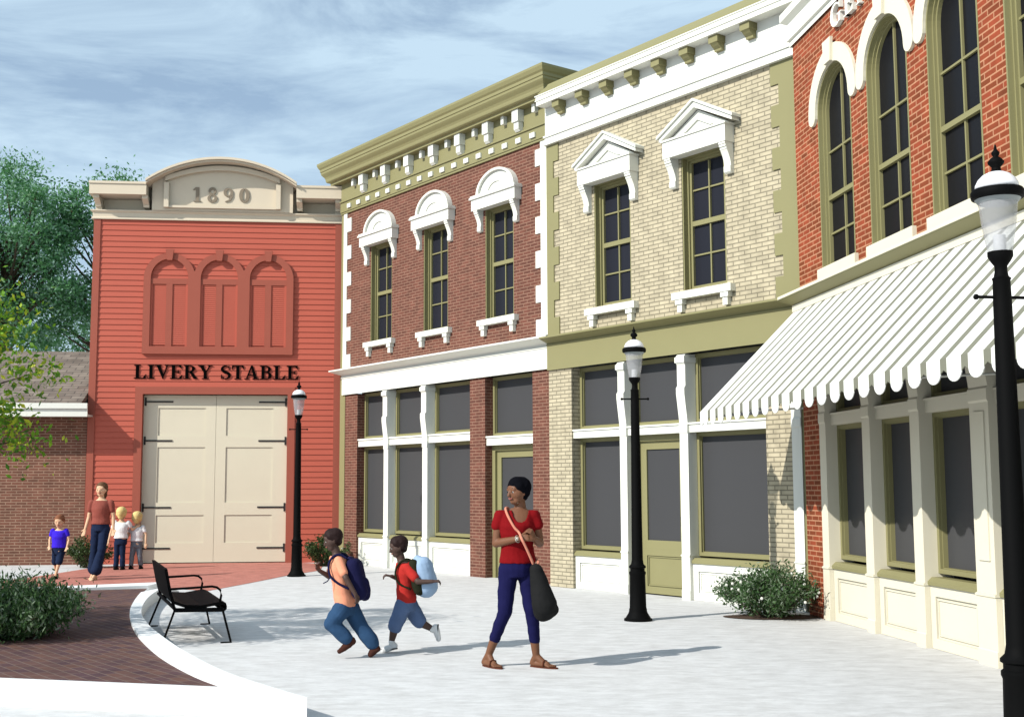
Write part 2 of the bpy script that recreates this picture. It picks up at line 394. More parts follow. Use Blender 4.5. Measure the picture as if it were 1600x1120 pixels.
# ------------------------------------------------------------------ facade helpers
def wall(mb, u0, u1, z0, z1, holes, thick=.3, mi=0, y=0):
    """front face of a wall with rectangular holes and their reveals"""
    us = sorted({u0, u1, *[h[0] for h in holes], *[h[1] for h in holes]})
    zs = sorted({z0, z1, *[h[2] for h in holes], *[h[3] for h in holes]})
    us = [u for u in us if u0 <= u <= u1]; zs = [z for z in zs if z0 <= z <= z1]
    for i in range(len(us)-1):
        for j in range(len(zs)-1):
            a, b, c, d = us[i], us[i+1], zs[j], zs[j+1]
            cu, cz = (a+b)/2, (c+d)/2
            if any(h[0] < cu < h[1] and h[2] < cz < h[3] for h in holes): continue
            mb.add([(a,y,c),(b,y,c),(b,y,d),(a,y,d)], [(0,1,2,3)], mi)
    for a, b, c, d in holes:
        t = y+thick
        mb.add([(a,y,c),(a,t,c),(a,t,d),(a,y,d)], [(0,3,2,1)], mi)
        mb.add([(b,y,c),(b,t,c),(b,t,d),(b,y,d)], [(0,1,2,3)], mi)
        mb.add([(a,y,d),(b,y,d),(b,t,d),(a,t,d)], [(0,3,2,1)], mi)
        if c > z0: mb.add([(a,y,c),(b,y,c),(b,t,c),(a,t,c)], [(0,1,2,3)], mi)
def cornice(mb, u0, u1, prof, back=3.0, mi=0, ends=(True, True)):
    """profile (o,z) = outward offset, height, swept round both corners of the facade with mitres"""
    n = len(prof); path = []
    for o, z in prof:
        l = u0-o if ends[0] else u0; r = u1+o if ends[1] else u1
        path.append([(l,back,z),(l,-o,z),(r,-o,z),(r,back,z)])
    vs = [p for row in path for p in row]
    fs = []
    for i in range(n-1):
        for k in range(3):
            if (k == 0 and not ends[0]) or (k == 2 and not ends[1]): continue
            fs.append((i*4+k, i*4+k+1, (i+1)*4+k+1, (i+1)*4+k))
    mb.add(vs, fs, mi)
    if not ends[0]:
        mb.add([p[1] for p in path]+[(u0,0,prof[-1][1]),(u0,0,prof[0][1])], [tuple(range(n+2))], mi)
    if not ends[1]:
        mb.add([p[2] for p in path]+[(u1,0,prof[-1][1]),(u1,0,prof[0][1])], [tuple(range(n+1,-1,-1))], mi)
    # top lid
    t = path[-1]; mb.add([t[0],t[1],t[2],t[3]], [(0,1,2,3)], mi)
def rim(mb, a, b, c, d, w_, y0, y1, mi=0, bottom=True):
    mb.box(a, a+w_, y0, y1, c, d, mi); mb.box(b-w_, b, y0, y1, c, d, mi)
    mb.box(a+w_, b-w_, y0, y1, d-w_, d, mi)
    if bottom: mb.box(a+w_, b-w_, y0, y1, c, c+w_, mi)
def facade(x, y, az):
    a = R(az)   # azimuth of +u (image right); heading in blender angle
    return (x, y, 0), math.atan2(math.cos(a), math.sin(a))
def shell(parent, u0, u1, h, depth, mat, roof='roof_flat', y0=.32, name='side_wall'):
    s = MB(); e = .02
    s.box(u0+e, u1-e, max(y0, .5), depth, 0, h); s.build(name, mat, parent)
def double_hung(parent, c, z0, z1, hw, glass, yg=.16, casing=True, name='window'):
    """sash window with 2 x 4 lights; origin at (c,0,z0)"""
    H = z1-z0; f = MB()
    if casing:   # lining of the opening
        f.box(-hw, -hw+.022, .006, yg+.05, 0, H); f.box(hw-.022, hw, .006, yg+.05, 0, H)
        f.box(-hw+.022, hw-.022, .006, yg+.05, H-.022, H)
        rim(f, -hw+.022, hw-.022, 0, H-.022, .024, yg-.07, yg+.05)
    a = hw-.046
    rim(f, -a, a, .024, H-.046, .036, yg-.04, yg+.03)
    f.box(-a+.042, a-.042, yg-.045, yg+.025, H/2-.04, H/2+.03)
    f.box(-.011, .011, yg-.025, yg+.02, .07, H/2-.04); f.box(-.011, .011, yg-.035, yg+.02, H/2+.03, H-.1)
    for t in (.26, .75): f.box(-a+.042, a-.042, yg-.024, yg+.02, H*t-.011, H*t+.011)
    w_ = f.build(name, 'olive', parent, (c, 0, z0))
    p = MB(); p.box(-hw+.03, hw-.03, yg, yg+.008, .01, H-.04); p.build('pane', glass, w_)
    return w_
def scroll_bracket(mb, u, w_, ztop, zbot, p, foot=.07):
    """console bracket: stepped head, concave sweep, small foot"""
    H = ztop-zbot; pr = [(0, ztop), (-p, ztop), (-p, ztop-.03), (-p+.012, ztop-.035), (-p+.012, ztop-.065), (-p+.03, ztop-.07), (-p+.03, ztop-.10)]
    n = 8
    for i in range(n+1):
        t = i/n; pr.append((-(p-.035)+(p-.035-foot)*math.sin(t*math.pi/2), ztop-.10-(H-.20)*t))
    pr += [(-foot-.012, zbot+.10), (-foot-.012, zbot+.02), (-foot+.01, zbot), (0, zbot)]
    mb.xprism(pr, u-w_/2, u+w_/2)
def sill_mb(half, zt=0, p=.1):
    s = MB(); s.box(-half, half, -p, .17, zt-.10, zt)
    for sg in (-1, 1):
        c = sg*(half-.13); s.box(c-.07, c+.07, -p+.012, 0, zt-.17, zt-.1); s.box(c-.045, c+.045, -p+.03, 0, zt-.28, zt-.17)
    return s
def post(parent, u0, u1, top, back=.2, mat='white', cons=True, hole=.55):
    """slender shopfront column with plinth, collars and console at transom height"""
    pr = [(back,0),(-.014,0),(-.014,.13),(-.006,.14),(-.006,.585),(-.014,.59),(-.014,.615),(0,.62),
          (0,2.28),(-.012,2.30),(-.012,2.40),(-.0,2.42),(-.01,2.50),(-.055,2.84),(-.055,2.92),(-.03,2.95),(-.03,top-.15),(-.05,top-.12),(-.05,top-.03),(-.02,top),(back,top)]
    m = MB(); m.xprism(pr, u0, u1); m.box(u0-.006, u1+.006, -.018, back-.01, .595, .61); m.box(u0-.014, u1+.014, -.062, back-.01, top-.115, top-.04)
    return m.build('post', mat, parent)
def sf_window(parent, a, b, c, d, y, name='window', fw=.05, glass='glass_sf', mat='olive', pd=.03):
    f = MB(); rim(f, a, b, c, d, fw, y-.03, y+pd+.03); rim(f, a+fw, b-fw, c+fw, d-fw, .010, y, y+.05)
    o = f.build(name, mat, parent)
    p = MB(); p.box(a+.01, b-.01, y+pd, y+pd+.01, c+.01, d-.01); p.build('pane', glass, o)
    return o
def stall(parent, a, b, top, y, mat='white', sillmat='olive', sh=.075, name='stall_panel'):
    m = MB(); m.box(a, b, y, y+.1, 0, top)
    rim(m, a+.003, b-.003, .003, top-.002, .10, y-.022, y)
    rim(m, a+.125, b-.125, .13, top-.125, .012, y-.012, y)
    o = m.build(name, mat, parent)
    s = MB(); s.xprism([(y-.045, top), (y-.045, top+sh*.45), (y, top+sh), (y+.14, top+sh), (y+.14, top)], a, b); s.build('window_sill', sillmat, o)
    return o

# ================================================================== A: livery stable
loc, rz = facade(-7.2926, 25.1466, 83.81)
A = empty('livery_stable', loc, rz, label='red clapboard LIVERY STABLE with big cream double doors and arched 1890 parapet', cat='building')
U0, U1 = -1.15, 4.03
def clap(mb, u0, u1, z0, z1, pitch=.118, y=0, d=.014, mi=0):
    n = max(1, round((z1-z0)/pitch)); p = (z1-z0)/n
    for i in range(n):
        a = z0+i*p; b = a+p
        mb.add([(u0,y-d,a),(u1,y-d,a),(u1,y,b),(u0,y,b),(u0,y,a),(u1,y,a)], [(0,1,2,3),(4,5,1,0)], mi)
s = MB()
DL, DR, DT = -.05, 2.93, 3.50
clap(s, U0+.13, DL-.15, 0, 7.2); clap(s, DR+.15, U1-.13, 0, 7.2); clap(s, DL-.15, DR+.15, DT+.155, 7.2)
s.build('clapboard_wall', 'red_side', A)
s = MB(); s.box(U0, U0+.14, -.03, .1, 0, 7.2); s.build('corner_board', 'red_trim', A)
s = MB(); s.box(U1-.14, U1, -.03, .1, 0, 7.2); s.build('corner_board', 'red_trim', A)
shell(A, U0, U1, 7.3, 11, 'grey_side', y0=.3)
s = MB(); s.box(U0, DL, .005, .3, 0, 7.2); s.box(DR, U1, .005, .3, 0, 7.2); s.box(DL, DR, .005, .3, DT, 7.2); s.build('wall', 'red_side', A)
s = MB(); s.box(DL-.155, DL, -.035, .12, 0, DT+.155); s.box(DR, DR+.155, -.035, .12, 0, DT+.155); s.box(DL, DR, -.035, .12, DT, DT+.155)
s.build('door_frame', 'red_trim', A)
# doors
mid = (DL+DR)/2
for k, (a, b) in enumerate(((DL+.004, mid-.003), (mid+.003, DR-.004))):
    d = MB(); d.box(a, b, .14, .2, .02, DT-.012)
    wd = b-a
    ra = a+.30 if k == 0 else a+.21
    rb = b-.21 if k == 0 else b-.30
    rails = [.02, .42, .99, 1.25, 2.40, 2.64, 3.22, DT-.012]
    d.box(a, ra, .122, .14, .02, DT-.012); d.box(rb, b, .122, .14, .02, DT-.012)
    for q in range(0, 8, 2): d.box(ra, rb, .122, .14, rails[q], rails[q+1])
    dd = d.build('door', 'door', A)
    for hz in (.31, 1.15, 2.535, 3.35):
        h = MB()
        hx = a+.02 if k == 0 else b-.02; s_ = 1 if k == 0 else -1
        h.box(min(hx, hx+s_*.58), max(hx, hx+s_*.58), .108, .122, hz-.016, hz+.016)
        h.box(min(hx, hx+s_*.035), max(hx, hx+s_*.035), .10, .1215, hz-.085, hz+.085)
        h.build('strap_hinge', 'ironhinge', dd)
# blind triple arch
zs_, zb, cs = 5.95, 4.34, (.44, 1.47, 2.49)
ro_, ri_ = .53, .385
def outer_(u):
    return max([zs_+math.sqrt(max(0, ro_**2-(u-c)**2)) for c in cs if abs(u-c) <= ro_] or [zs_])
def inner_(u):
    for c in cs:
        if abs(u-c) < ri_-1e-6: return zs_+math.sqrt(ri_**2-(u-c)**2)*1.05
    return None
s = MB(); ul, ur = cs[0]-ro_, cs[2]+ro_; us = {ul, ur}
for c in cs:
    for i in range(19):
        us.add(round(c-ri_*math.cos(math.pi*i/18), 5)); us.add(round(c-ro_*math.cos(math.pi*i/18), 5))
us = sorted(u for u in us if ul <= u <= ur)
for a, b in zip(us[:-1], us[1:]):
    if b-a < 1e-4: continue
    m_ = (a+b)/2; oa, ob_ = outer_(a+1e-5), outer_(b-1e-5)
    if inner_(m_) is None: s.prism([(a,zb),(b,zb),(b,ob_),(a,oa)], -.07, 0)
    else:
        ia = inner_(a+2e-5) or zs_; ib = inner_(b-2e-5) or zs_
        s.prism([(a,zb),(b,zb),(b,zb+.16),(a,zb+.16)], -.07, 0); s.prism([(a,ia),(b,ib),(b,ob_),(a,oa)], -.07, 0)
for c in cs:
    s.prism([(c-.055,6.32),(c+.055,6.32),(c+.085,6.55),(c-.085,6.55)], -.12, -.071)
bl = s.build('blind_arcade', 'red_trim', A)
for c in cs:
    s = MB(); s.box(c-ri_, c+ri_, -.045, -.012, zs_-.13, zs_-.01); s.box(c-.065, c+.065, -.044, -.012, zb+.16, zs_-.13)
    s.build('mullion', 'red_trim', bl)
    s = MB()
    for a, b in ((c-ri_+.045, c-.065), (c+.065, c+ri_-.045)): clap(s, a, b, zb+.2, zs_-.13, .042, -.018, .012)
    s.box(c-ri_, c-ri_+.045, -.04, -.012, zb+.16, zs_-.13); s.box(c+ri_-.045, c+ri_, -.04, -.012, zb+.16, zs_-.13)
    s.build('louvre', 'red_side', bl)
lettering('letter', 'LIVERY STABLE', -.25, 3.16, 3.825, .285, -.03, -.012, 'black_letter', A, gap=.03)
# cornice
s = MB(); cornice(s, U0, U1, [(0,7.19),(.05,7.19),(.05,7.22),(.03,7.24),(.03,7.33),(.07,7.36),(.07,7.385)], back=2)
s.build('cornice_band', 'tan', A)
s = MB(); s.box(U0+.02, U1-.02, .20, 1.18, 7.2, 7.9); s.box(U0+.02, U0+.15, 0, .2, 7.2, 7.66); s.box(U1-.15, U1-.02, 0, .2, 7.2, 7.66)
s.build('parapet', 'tan', A)
s = MB(); s.box(U0-.05, -.04, -.34, 1.2, 7.66, 7.91); s.box(3.07, U1+.02, -.34, 1.2, 7.66, 7.91); s.box(U0-.06, -.04, -.36, 1.21, 7.88, 7.93); s.box(3.07, U1+.03, -.36, 1.21, 7.88, 7.93); s.box(U0, U1, -.001, 1.19, 7.9, 7.98)
s.build('cornice', 'tan', A)
for u in (U0+.08, .0-.08, 3.05+.08, U1-.08):
    s = MB(); s.xprism([(.2,7.45),(-.04,7.45),(-.06,7.5),(-.27,7.59),(-.27,7.66),(.2,7.66)], u-.06, u+.06); s.build('bracket', 'tan', A)
# arched centre panel
ca, ha = 1.515, 1.535
def arcz(u, half, base, rise): 
    Rr = (half**2+rise**2)/(2*rise); return base+math.sqrt(max(0, Rr**2-(u-ca)**2))-(Rr-rise)
n = 24
s = MB()
for i in range(n):
    a = ca-1.47+2.94*i/n; b = ca-1.47+2.94*(i+1)/n
    s.prism([(a,7.386),(b,7.386),(b,arcz(b,1.54,7.98,.47)),(a,arcz(a,1.54,7.98,.47))], -.10, .4)
s.build('arched_gable', 'tan', A)
s = MB()
for i in range(n):      # hood over the arch
    a = ca-1.56+3.12*i/n; b = ca-1.56+3.12*(i+1)/n
    za, zb2 = arcz(a,1.56,8.0,.50), arcz(b,1.56,8.0,.50)
    s.prism([(a,za-.07),(b,zb2-.07),(b,zb2-.02),(a,za-.02)], -.45, .5)
    s.prism([(a,za-.11),(b,zb2-.11),(b,zb2-.072),(a,za-.072)], -.40, .45)
s.build('arch_hood', 'tan', A)
s = MB(); pa, pb = .40, 2.63
for i in range(n):
    a = pa-.08+(pb-pa+.16)*i/n; b = pa-.08+(pb-pa+.16)*(i+1)/n
    s.prism([(a,arcz(a,1.30,7.95,.30)-.0),(b,arcz(b,1.30,7.95,.30)),(b,arcz(b,1.30,7.95,.30)+.10),(a,arcz(a,1.30,7.95,.30)+.10)], -.20, -.1)
s.box(pa-.1, pa+.0, -.20, -.1, 7.44, 7.97); s.box(pb, pb+.1, -.20, -.1, 7.44, 7.97); s.box(pa, pb, -.16, -.1, 7.44, 7.49)
s.build('panel_moulding', 'tan', A)
lettering('numeral', '1890', .88, 2.08, 7.585, .31, -.12, -.1, 'digit', A, gap=.28)

# ================================================================== E: low brick building on the left
E = empty('brick_outbuilding', loc, rz, label='low brown brick building with white fascia and shingle roof left of the stable', cat='building')
s = MB(); s.box(-16, U0-.012, .0, 5.0, 0, 3.1); s.build('wall', 'brickE', E)
s = MB(); s.box(-16, -1.05, -.52, -.49, 3.0, 3.26); s.box(-16, -1.05, -.50, .0, 3.02, 3.05); s.box(-16,-1.05,-.56,-.52,3.16,3.27); s.build('fascia', 'white', E)
s = MB(); s.xprism([(-.56,3.27),(2.6,4.66),(5.6,3.3),(5.6,3.2),(2.6,4.5),(-.3,3.27)], -16, -1.17); s.build('roof', 'shingle', E)

# ================================================================== B: red brick shop
locB, rzB = facade(-2.1134, 23.7169, 143.8)
B = empty('brick_shop', locB, rzB, label='red brick shop with white quoins, three round hooded windows and olive bracketed cornice', cat='building')
BL, BR = -1.9, 5.3
wins = [(-.275, .415), (1.705, .415), (3.715, .415)]
s = MB(); wall(s, BL+.1, BR, 3.9, 7.34, [(c-h, c+h, 4.46, 6.45) for c, h in wins]); 
s.build('wall', 'brickB', B)
shell(B, BL, BR, 8.3, 12, 'grey_side', y0=.35)
s = MB(); s.box(BL, BL+.1, -.012, .35, 0, 7.34); s.build('corner_board', 'olive', B)
for c, h in wins[:1]:
    W = double_hung(B, c, 4.46, 6.45, h, 'glass_up')
    sill_mb(.55).build('window_sill', 'white', W)
    hd = MB(); z = 6.43-4.46
    hd.box(-.64, .64, -.15, 0, z, z+.20); hd.box(-.67, .67, -.18, 0, z+.20, z+.235); hd.box(-.655,.655,-.165,0,z+.235,z+.265)
    n = 20; zr = z+.265
    def seg(u, hw_, rise): return rise*math.sqrt(max(0, 1-(u/hw_)**2))
    for i in range(n):
        a = -.56*math.cos(math.pi*i/n); b = -.56*math.cos(math.pi*(i+1)/n)
        hd.prism([(a,zr),(b,zr),(b,zr+seg(b,.5601,.40)),(a,zr+seg(a,.5601,.40))], -.06, 0)
        a2, b2 = a, b
        oa, ob_ = zr+seg(a,.5601,.40), zr+seg(b,.5601,.40)
        k1 = .9
        ia, ib = zr+(oa-zr)*k1, zr+(ob_-zr)*k1
        hd.prism([(a*k1,ia),(b*k1,ib),(b,ob_),(a,oa)], -.11, -.06)
        hd.prism([(a*.5,zr+(oa-zr)*.5),(b*.5,zr+(ob_-zr)*.5),(b*.42,zr+(ob_-zr)*.42),(a*.42,zr+(oa-zr)*.42)], -.08, -.0605)
    for sg in (-1, 1): scroll_bracket(hd, sg*.53, .11, z, z-.38, .14, .05)
    hd.build('window_hood', 'white', W)
for c, h in wins[1:]: dup(W, B, (c, 0, 4.46))
s = MB()
def quoins(mb, u0, u1, wide, bands, sign, y=-.02):
    mb.box(u0, u1, y, .0, bands[0][0], bands[-1][1]+.0)
    for a, b in bands:
        if sign > 0: mb.box(u1, u1+wide, y, .0, a, b)
        else: mb.box(u0-wide, u0, y, .0, a, b)
bn = [(4.03,4.30),(4.585,4.87),(5.165,5.45),(5.745,6.03),(6.308,6.595),(6.895,7.18)]
quoins(s, BL+.1, -1.66, .18, bn, 1); s.box(BL+.1, -1.66, -.02, 0, 7.18, 7.34); s.build('quoins', 'white', B)
s = MB(); quoins(s, 4.90, 5.10, .14, bn, -1); s.box(4.9, 5.10, -.02, 0, 7.18, 7.34); s.build('quoins', 'white', B)
# entablature
s = MB(); s.box(BL, BR, -.05, .3, 7.34, 7.55); s.box(BL, BR, -.075, .3, 7.55, 7.58); s.box(BL, BR, -.03, .3, 7.58, 7.95)
s.box(BL+.0, BR, -.035, .3, 7.30, 7.34); s.build('frieze', 'olive', B)
for k in range(17):
    s = MB(); u = -1.50+.391*k; s.box(u-.07, u+.07, -.08, -.05, 7.39, 7.475); s.build('dentil', 'white', B)
for k in range(7):
    u = -.87+.876*k; s = MB(); s.box(u-.085, u+.085, -.16, -.03, 7.745, 7.95)
    s.xprism([(-.03,7.58),(-.09,7.58),(-.13,7.62),(-.13,7.744),(-.03,7.744)], u-.065, u+.065); s.build('bracket', 'white', B)
for k in range(8):
    u = -1.30+.876*k; s = MB(); s.box(u-.04, u+.04, -.11, -.03, 7.81, 7.95); s.build('small_bracket', 'white', B)
cov = [(.03,7.95),(.16,7.951),(.165,7.98)]+[(.17+.17*(1-math.cos(t*math.pi/2/6)), 7.99+.17*math.sin(t*math.pi/2/6)) for t in range(7)][::1]
cov = [(.03,7.95),(.19,7.951),(.19,7.99),(.20,8.0)]+[(.20+.13*t/6+.02*math.sin(t), 8.0+.17*(t/6)**1.6) for t in range(1,7)]+[(.345,8.20),(.345,8.24),(.36,8.25),(.36,8.30),(.385,8.33),(.41,8.39),(.41,8.43)]
s = MB(); cornice(s, BL, 5.05, cov, back=4); s.build('cornice', 'olive', B)
# belt course and fascia
s = MB(); cornice(s, BL+.17, BR, [(.045,3.46),(.045,3.80),(.06,3.805),(.06,3.825),(.045,3.86),(.07,3.875),(.24,3.945),(.25,3.95),(.25,3.975),(.0,4.03)], back=.3, ends=(True, False)); s.build('belt_course', 'white', B)
# shopfront
s = MB()
s.box(BL+.1, -1.69, -.012, .35, 0, 3.46); s.build('corner_board', 'olive', B)
for a, b in ((-1.69,-1.19),(2.82,3.28),(4.63,BR)):
    s = MB(); s.box(a, b, 0, .35, 0, 3.46); s.build('brick_pier', 'brickB', B)
post(B, -.135, .03, 3.46); post(B, 1.265, 1.435, 3.46)
yw = .2
bays = [(-1.19,-.135),(.03,1.265),(1.435,2.82)]
for a, b in bays:
    s = MB(); s.box(a, b, .03, .26, 2.375, 2.50); s.box(a, b, .01, .26, 2.50, 2.53); s.build('transom_bar', 'white', B)
    sf_window(B, a, b, 2.53, 3.46, yw, 'transom_window'); sf_window(B, a, b, .66, 2.375, yw, 'shop_window')
    stall(B, a, b, .56, .07)
a, b = 3.28, 4.63
s = MB(); s.box(a, b, .03, .26, 2.27, 2.40); s.box(a, b, .01, .26, 2.40, 2.43); s.build('transom_bar', 'white', B)
sf_window(B, a, b, 2.43, 3.46, yw, 'transom_window')
def shopdoor(P, a, b, top, y, gz=.72, glass='glass_sf'):
    s = MB(); rim(s, a, b, 0, top, .09, y-.05, y+.08, bottom=False); s.build('door_frame', 'olive', P)
    c, d = a+.09, b-.09; s = MB()
    s.box(c, d, y+.02, y+.05, .02, gz); rim(s, c, d, gz-.06, top-.09, .12, y-.005, y+.05)
    rim(s, c, d, .02, gz-.06, .10, y-.004, y+.02); rim(s, c+.11, d-.11, .13, gz-.17, .015, y+.006, y+.02)
    D_ = s.build('door', 'olive', P)
    g_ = MB(); g_.box(c+.12, d-.12, y+.02, y+.03, gz+.06, top-.21); g_.build('pane', glass, D_)
    h_ = MB(); h_.tube([(d-.06,y-.005,1.0),(d-.06,y-.05,1.0),(d-.06,y-.05,1.12),(d-.06,y-.005,1.12)], .009, 6); h_.build('handle', 'ironhinge', D_)
    return D_
shopdoor(B, a, b, 2.27, yw)

# ================================================================== C: buff brick shop
locC, rzC = facade(1.1577, 18.8788, 143.8)
C = empty('buff_brick_shop', locC, rzC, label='buff brick shop with white bracketed cornice and two pedimented windows', cat='building')
CL, CR = -.5, 4.75
wc = [(1.06, .41), (2.955, .415)]
s = MB(); wall(s, CL, CR, 3.8, 7.1, [(c-h, c+h, 4.29, 6.2) for c, h in wc]); s.build('wall', 'brickC', C)
shell(C, CL, CR, 7.6, 12, 'grey_side', y0=.35)
W = double_hung(C, 1.06, 4.29, 6.2, .41, 'glass_up')
sill_mb(.56, -.03).build('window_sill', 'white', W)
hd = MB(); z = 6.19-4.29
hd.box(-.60, .60, -.18, 0, z, z+.24); hd.box(-.62, .62, -.20, 0, z+.24, z+.265)
zt = z+.27
hd.prism([(-.60,zt),(.60,zt),(0,zt+.33)], -.06, 0)
hd.prism([(-.70,zt-.0),(-.70,zt+.06),(0,zt+.44),(0,zt+.35)], -.15, 0); hd.prism([(.70,zt),(.70,zt+.06),(0,zt+.44),(0,zt+.35)], -.1502, 0)
hd.prism([(-.73,zt+.045),(-.73,zt+.085),(0,zt+.475),(0,zt+.44)], -.18, 0); hd.prism([(.73,zt+.045),(.73,zt+.085),(0,zt+.475),(0,zt+.44)], -.1802, 0)
hd.prism([(-.28,zt+.06),(-.24,zt+.06),(0,zt+.185),(0,zt+.21)], -.085, -.0605); hd.prism([(.28,zt+.06),(.24,zt+.06),(0,zt+.185),(0,zt+.21)], -.0852, -.0605)
for sg in (-1, 1): scroll_bracket(hd, sg*.525, .12, z, z-.42, .17, .06)
hd.build('window_hood', 'white', W)
dup(W, C, (2.955, 0, 4.29))
bc = [(3.95+.567*k, 4.24+.567*k) for k in range(6)]
bc = [(a, min(b, 7.08)) for a, b in bc]
s = MB(); quoins(s, CL, -.33, .13, bc, 1); s.box(CL, -.33, -.02, 0, bc[-1][1]+.001, 7.1); s.build('quoins', 'olive', C)
s = MB(); quoins(s, 4.36, CR, .135, bc, -1); s.box(4.36, CR, -.02, 0, bc[-1][1]+.001, 7.1); s.build('quoins', 'olive', C)
s = MB(); s.box(CL, CR, -.04, .3, 7.235, 7.72); s.box(CL-.02, CR, -.07, .3, 7.205, 7.235); s.box(CL, CR, -.05, .3, 7.11, 7.205); s.box(CL-.02, CR, -.075, .3, 7.075, 7.11); s.build('frieze', 'white', C)
s = MB(); cornice(s, CL+.26, CR, [(.0,7.70),(.24,7.701),(.24,7.77),(.255,7.775),(.255,7.79),(.245,7.795),(.245,7.84),(.26,7.85),(.26,7.865)], back=3, ends=(True, True)); s.build('cornice', 'white', C)
s = MB(); cornice(s, CL+.26, CR, [(.22,7.866),(.22,7.91),(.12,8.02),(.10,8.06)], back=3); s.build('roof_coping', 'olive', C)
for k in range(8):
    u = -.04+.572*k; s = MB(); s.box(u-.085, u+.085, -.20, -.04, 7.60, 7.70)
    s.xprism([(-.04,7.50),(-.10,7.50),(-.105,7.53),(-.15,7.56),(-.19,7.60),(-.04,7.60)], u-.065, u+.065); s.build('bracket', 'olive', C)
s = MB(); cornice(s, CL, CR+.1, [(.035,3.40),(.035,3.79),(.05,3.795),(.05,3.81),(.035,3.83),(.05,3.84),(.20,3.90),(.20,3.925),(.0,3.96)], back=.3, ends=(False, True)); s.build('belt_course', 'olive', C)
for a, b in ((CL, .06), (3.98, 4.40)):
    s = MB(); s.box(a, b, 0, .35, 0, 3.40); s.build('brick_pier', 'brickC', C)
post(C, 1.165, 1.315, 3.39); post(C, 2.41, 2.57, 3.39); post(C, 4.40, 4.555, 3.39)
s = MB(); s.box(4.556, 4.75, .02, .35, 0, 3.40); s.build('corner_board', 'olive', C)
for a, b in ((.06,1.165),(2.57,3.98)):
    s = MB(); s.box(a, b, .03, .26, 2.30, 2.41); s.box(a, b, .01, .26, 2.41, 2.435); s.build('transom_bar', 'white', C)
    sf_window(C, a, b, 2.435, 3.40, yw, 'transom_window'); sf_window(C, a, b, .60, 2.30, yw, 'shop_window'); stall(C, a, b, .50, .07)
a, b = 1.315, 2.41
s = MB(); s.box(a, b, .03, .26, 2.30, 2.41); s.box(a, b, .01, .26, 2.41, 2.435); s.build('transom_bar', 'white', C)
sf_window(C, a, b, 2.435, 3.40, yw, 'transom_window'); shopdoor(C, a, b, 2.30, yw)

# ================================================================== D: orange-red brick store on the right
locD, rzD = facade(3.8652, 14.2994, 173.48)
D = empty('arched_window_store', locD, rzD, label='bright red brick store with tall arched windows and cream shopfront on the right', cat='building')
EL, ER = -.58, 12.5
cD = [.66+1.395*k for k in range(9)]; hD, zD, bD = .485, 5.965, 4.10
s = MB(); t = .32
wall(s, EL, ER, 3.7, bD, [], 0)
edges = [EL]+[c for c in cD]
def arcw(mb, c, hw_, z0, zs, y0, y1, ztop, mi=0, n=18):
    for i in range(n):
        a = c-hw_*math.cos(math.pi*i/n); b = c-hw_*math.cos(math.pi*(i+1)/n)
        za = zs+math.sqrt(max(0, hw_**2-(a-c)**2)); zb_ = zs+math.sqrt(max(0, hw_**2-(b-c)**2))
        mb.add([(a,y0,za),(b,y0,zb_),(b,y0,ztop),(a,y0,ztop)], [(0,1,2,3)], mi)
        mb.add([(a,y0,za),(b,y0,zb_),(b,y1,zb_),(a,y1,za)], [(3,2,1,0)], mi)
prev = EL
for c in cD+[None]:
    nx = ER if c is None else c-hD
    if nx > prev: s.add([(prev,0,bD),(nx,0,bD),(nx,0,zD),(prev,0,zD)], [(0,1,2,3)]); s.add([(prev,0,zD),(nx,0,zD),(nx,0,7.6),(prev,0,7.6)], [(0,1,2,3)])
    if c is None: break
    s.add([(c-hD,0,bD),(c-hD,t,bD),(c-hD,t,zD),(c-hD,0,zD)], [(0,3,2,1)]); s.add([(c+hD,0,bD),(c+hD,t,bD),(c+hD,t,zD),(c+hD,0,zD)], [(0,1,2,3)])
    arcw(s, c, hD, bD, zD, 0, t, 7.6); prev = c+hD
s.build('wall', 'brickD', D)
shell(D, EL, ER, 8.4, 10, 'grey_side', y0=.36)
s = MB(); s.box(EL, EL+.002+.03, .004, .36, 0, 7.6); s.build('side_return', 'olive', D)
# arched window
def ring(mb, c, r0, r1, zs, y0, y1, a0=0, a1=180, n=22, mi=0):
    for i in range(n):
        p = R(a0+(a1-a0)*i/n); q_ = R(a0+(a1-a0)*(i+1)/n)
        mb.prism([(c+r0*math.cos(p),zs+r0*math.sin(p)),(c+r1*math.cos(p),zs+r1*math.sin(p)),(c+r1*math.cos(q_),zs+r1*math.sin(q_)),(c+r0*math.cos(q_),zs+r0*math.sin(q_))], y0, y1, mi)
f = MB(); zz = zD-bD; h = hD
for (r1, w_, y0, y1) in ((h-.001,.022,-.004,.16),(h-.023,.018,.05,.16),(h-.041,.022,.08,.15)):
    f.box(-r1, -r1+w_, y0, y1, .0, zz); f.box(r1-w_, r1, y0, y1, .0, zz); ring(f, 0, r1-w_, r1, zz, y0, y1)
f.box(-h+.063, h-.063, .08, .15, 0, .035)
f.box(-h+.063, h-.063, .075, .15, .81, .865)
f.box(-.011, .011, .095, .15, .035, .81); f.box(-.011, .011, .095, .15, .865, zz+h-.06)
f.box(-h+.063, h-.063, .096, .15, .40, .422); f.box(-h+.063, h-.063, .096, .15, 1.38, 1.402)
W = f.build('arched_window', 'olive', D, (cD[0], 0, bD))
p = MB(); pts = [(-h+.03,0.01),(h-.03,0.01)]+[((h-.03)*math.cos(math.pi*i/20), zz+(h-.03)*math.sin(math.pi*i/20)) for i in range(21)]
p.prism(pts, .12, .13); p.build('pane', 'glass_upD', W)
a_ = MB(); ring(a_, 0, h+.0, .695, zz, -.035, 0, 0, 180)
for sg in (-1, 1):
    ring(a_, sg*(h+.695)/2, 0.0005, (.695-h)/2, zz+.001, -.035, 0, 180, 360, 8)
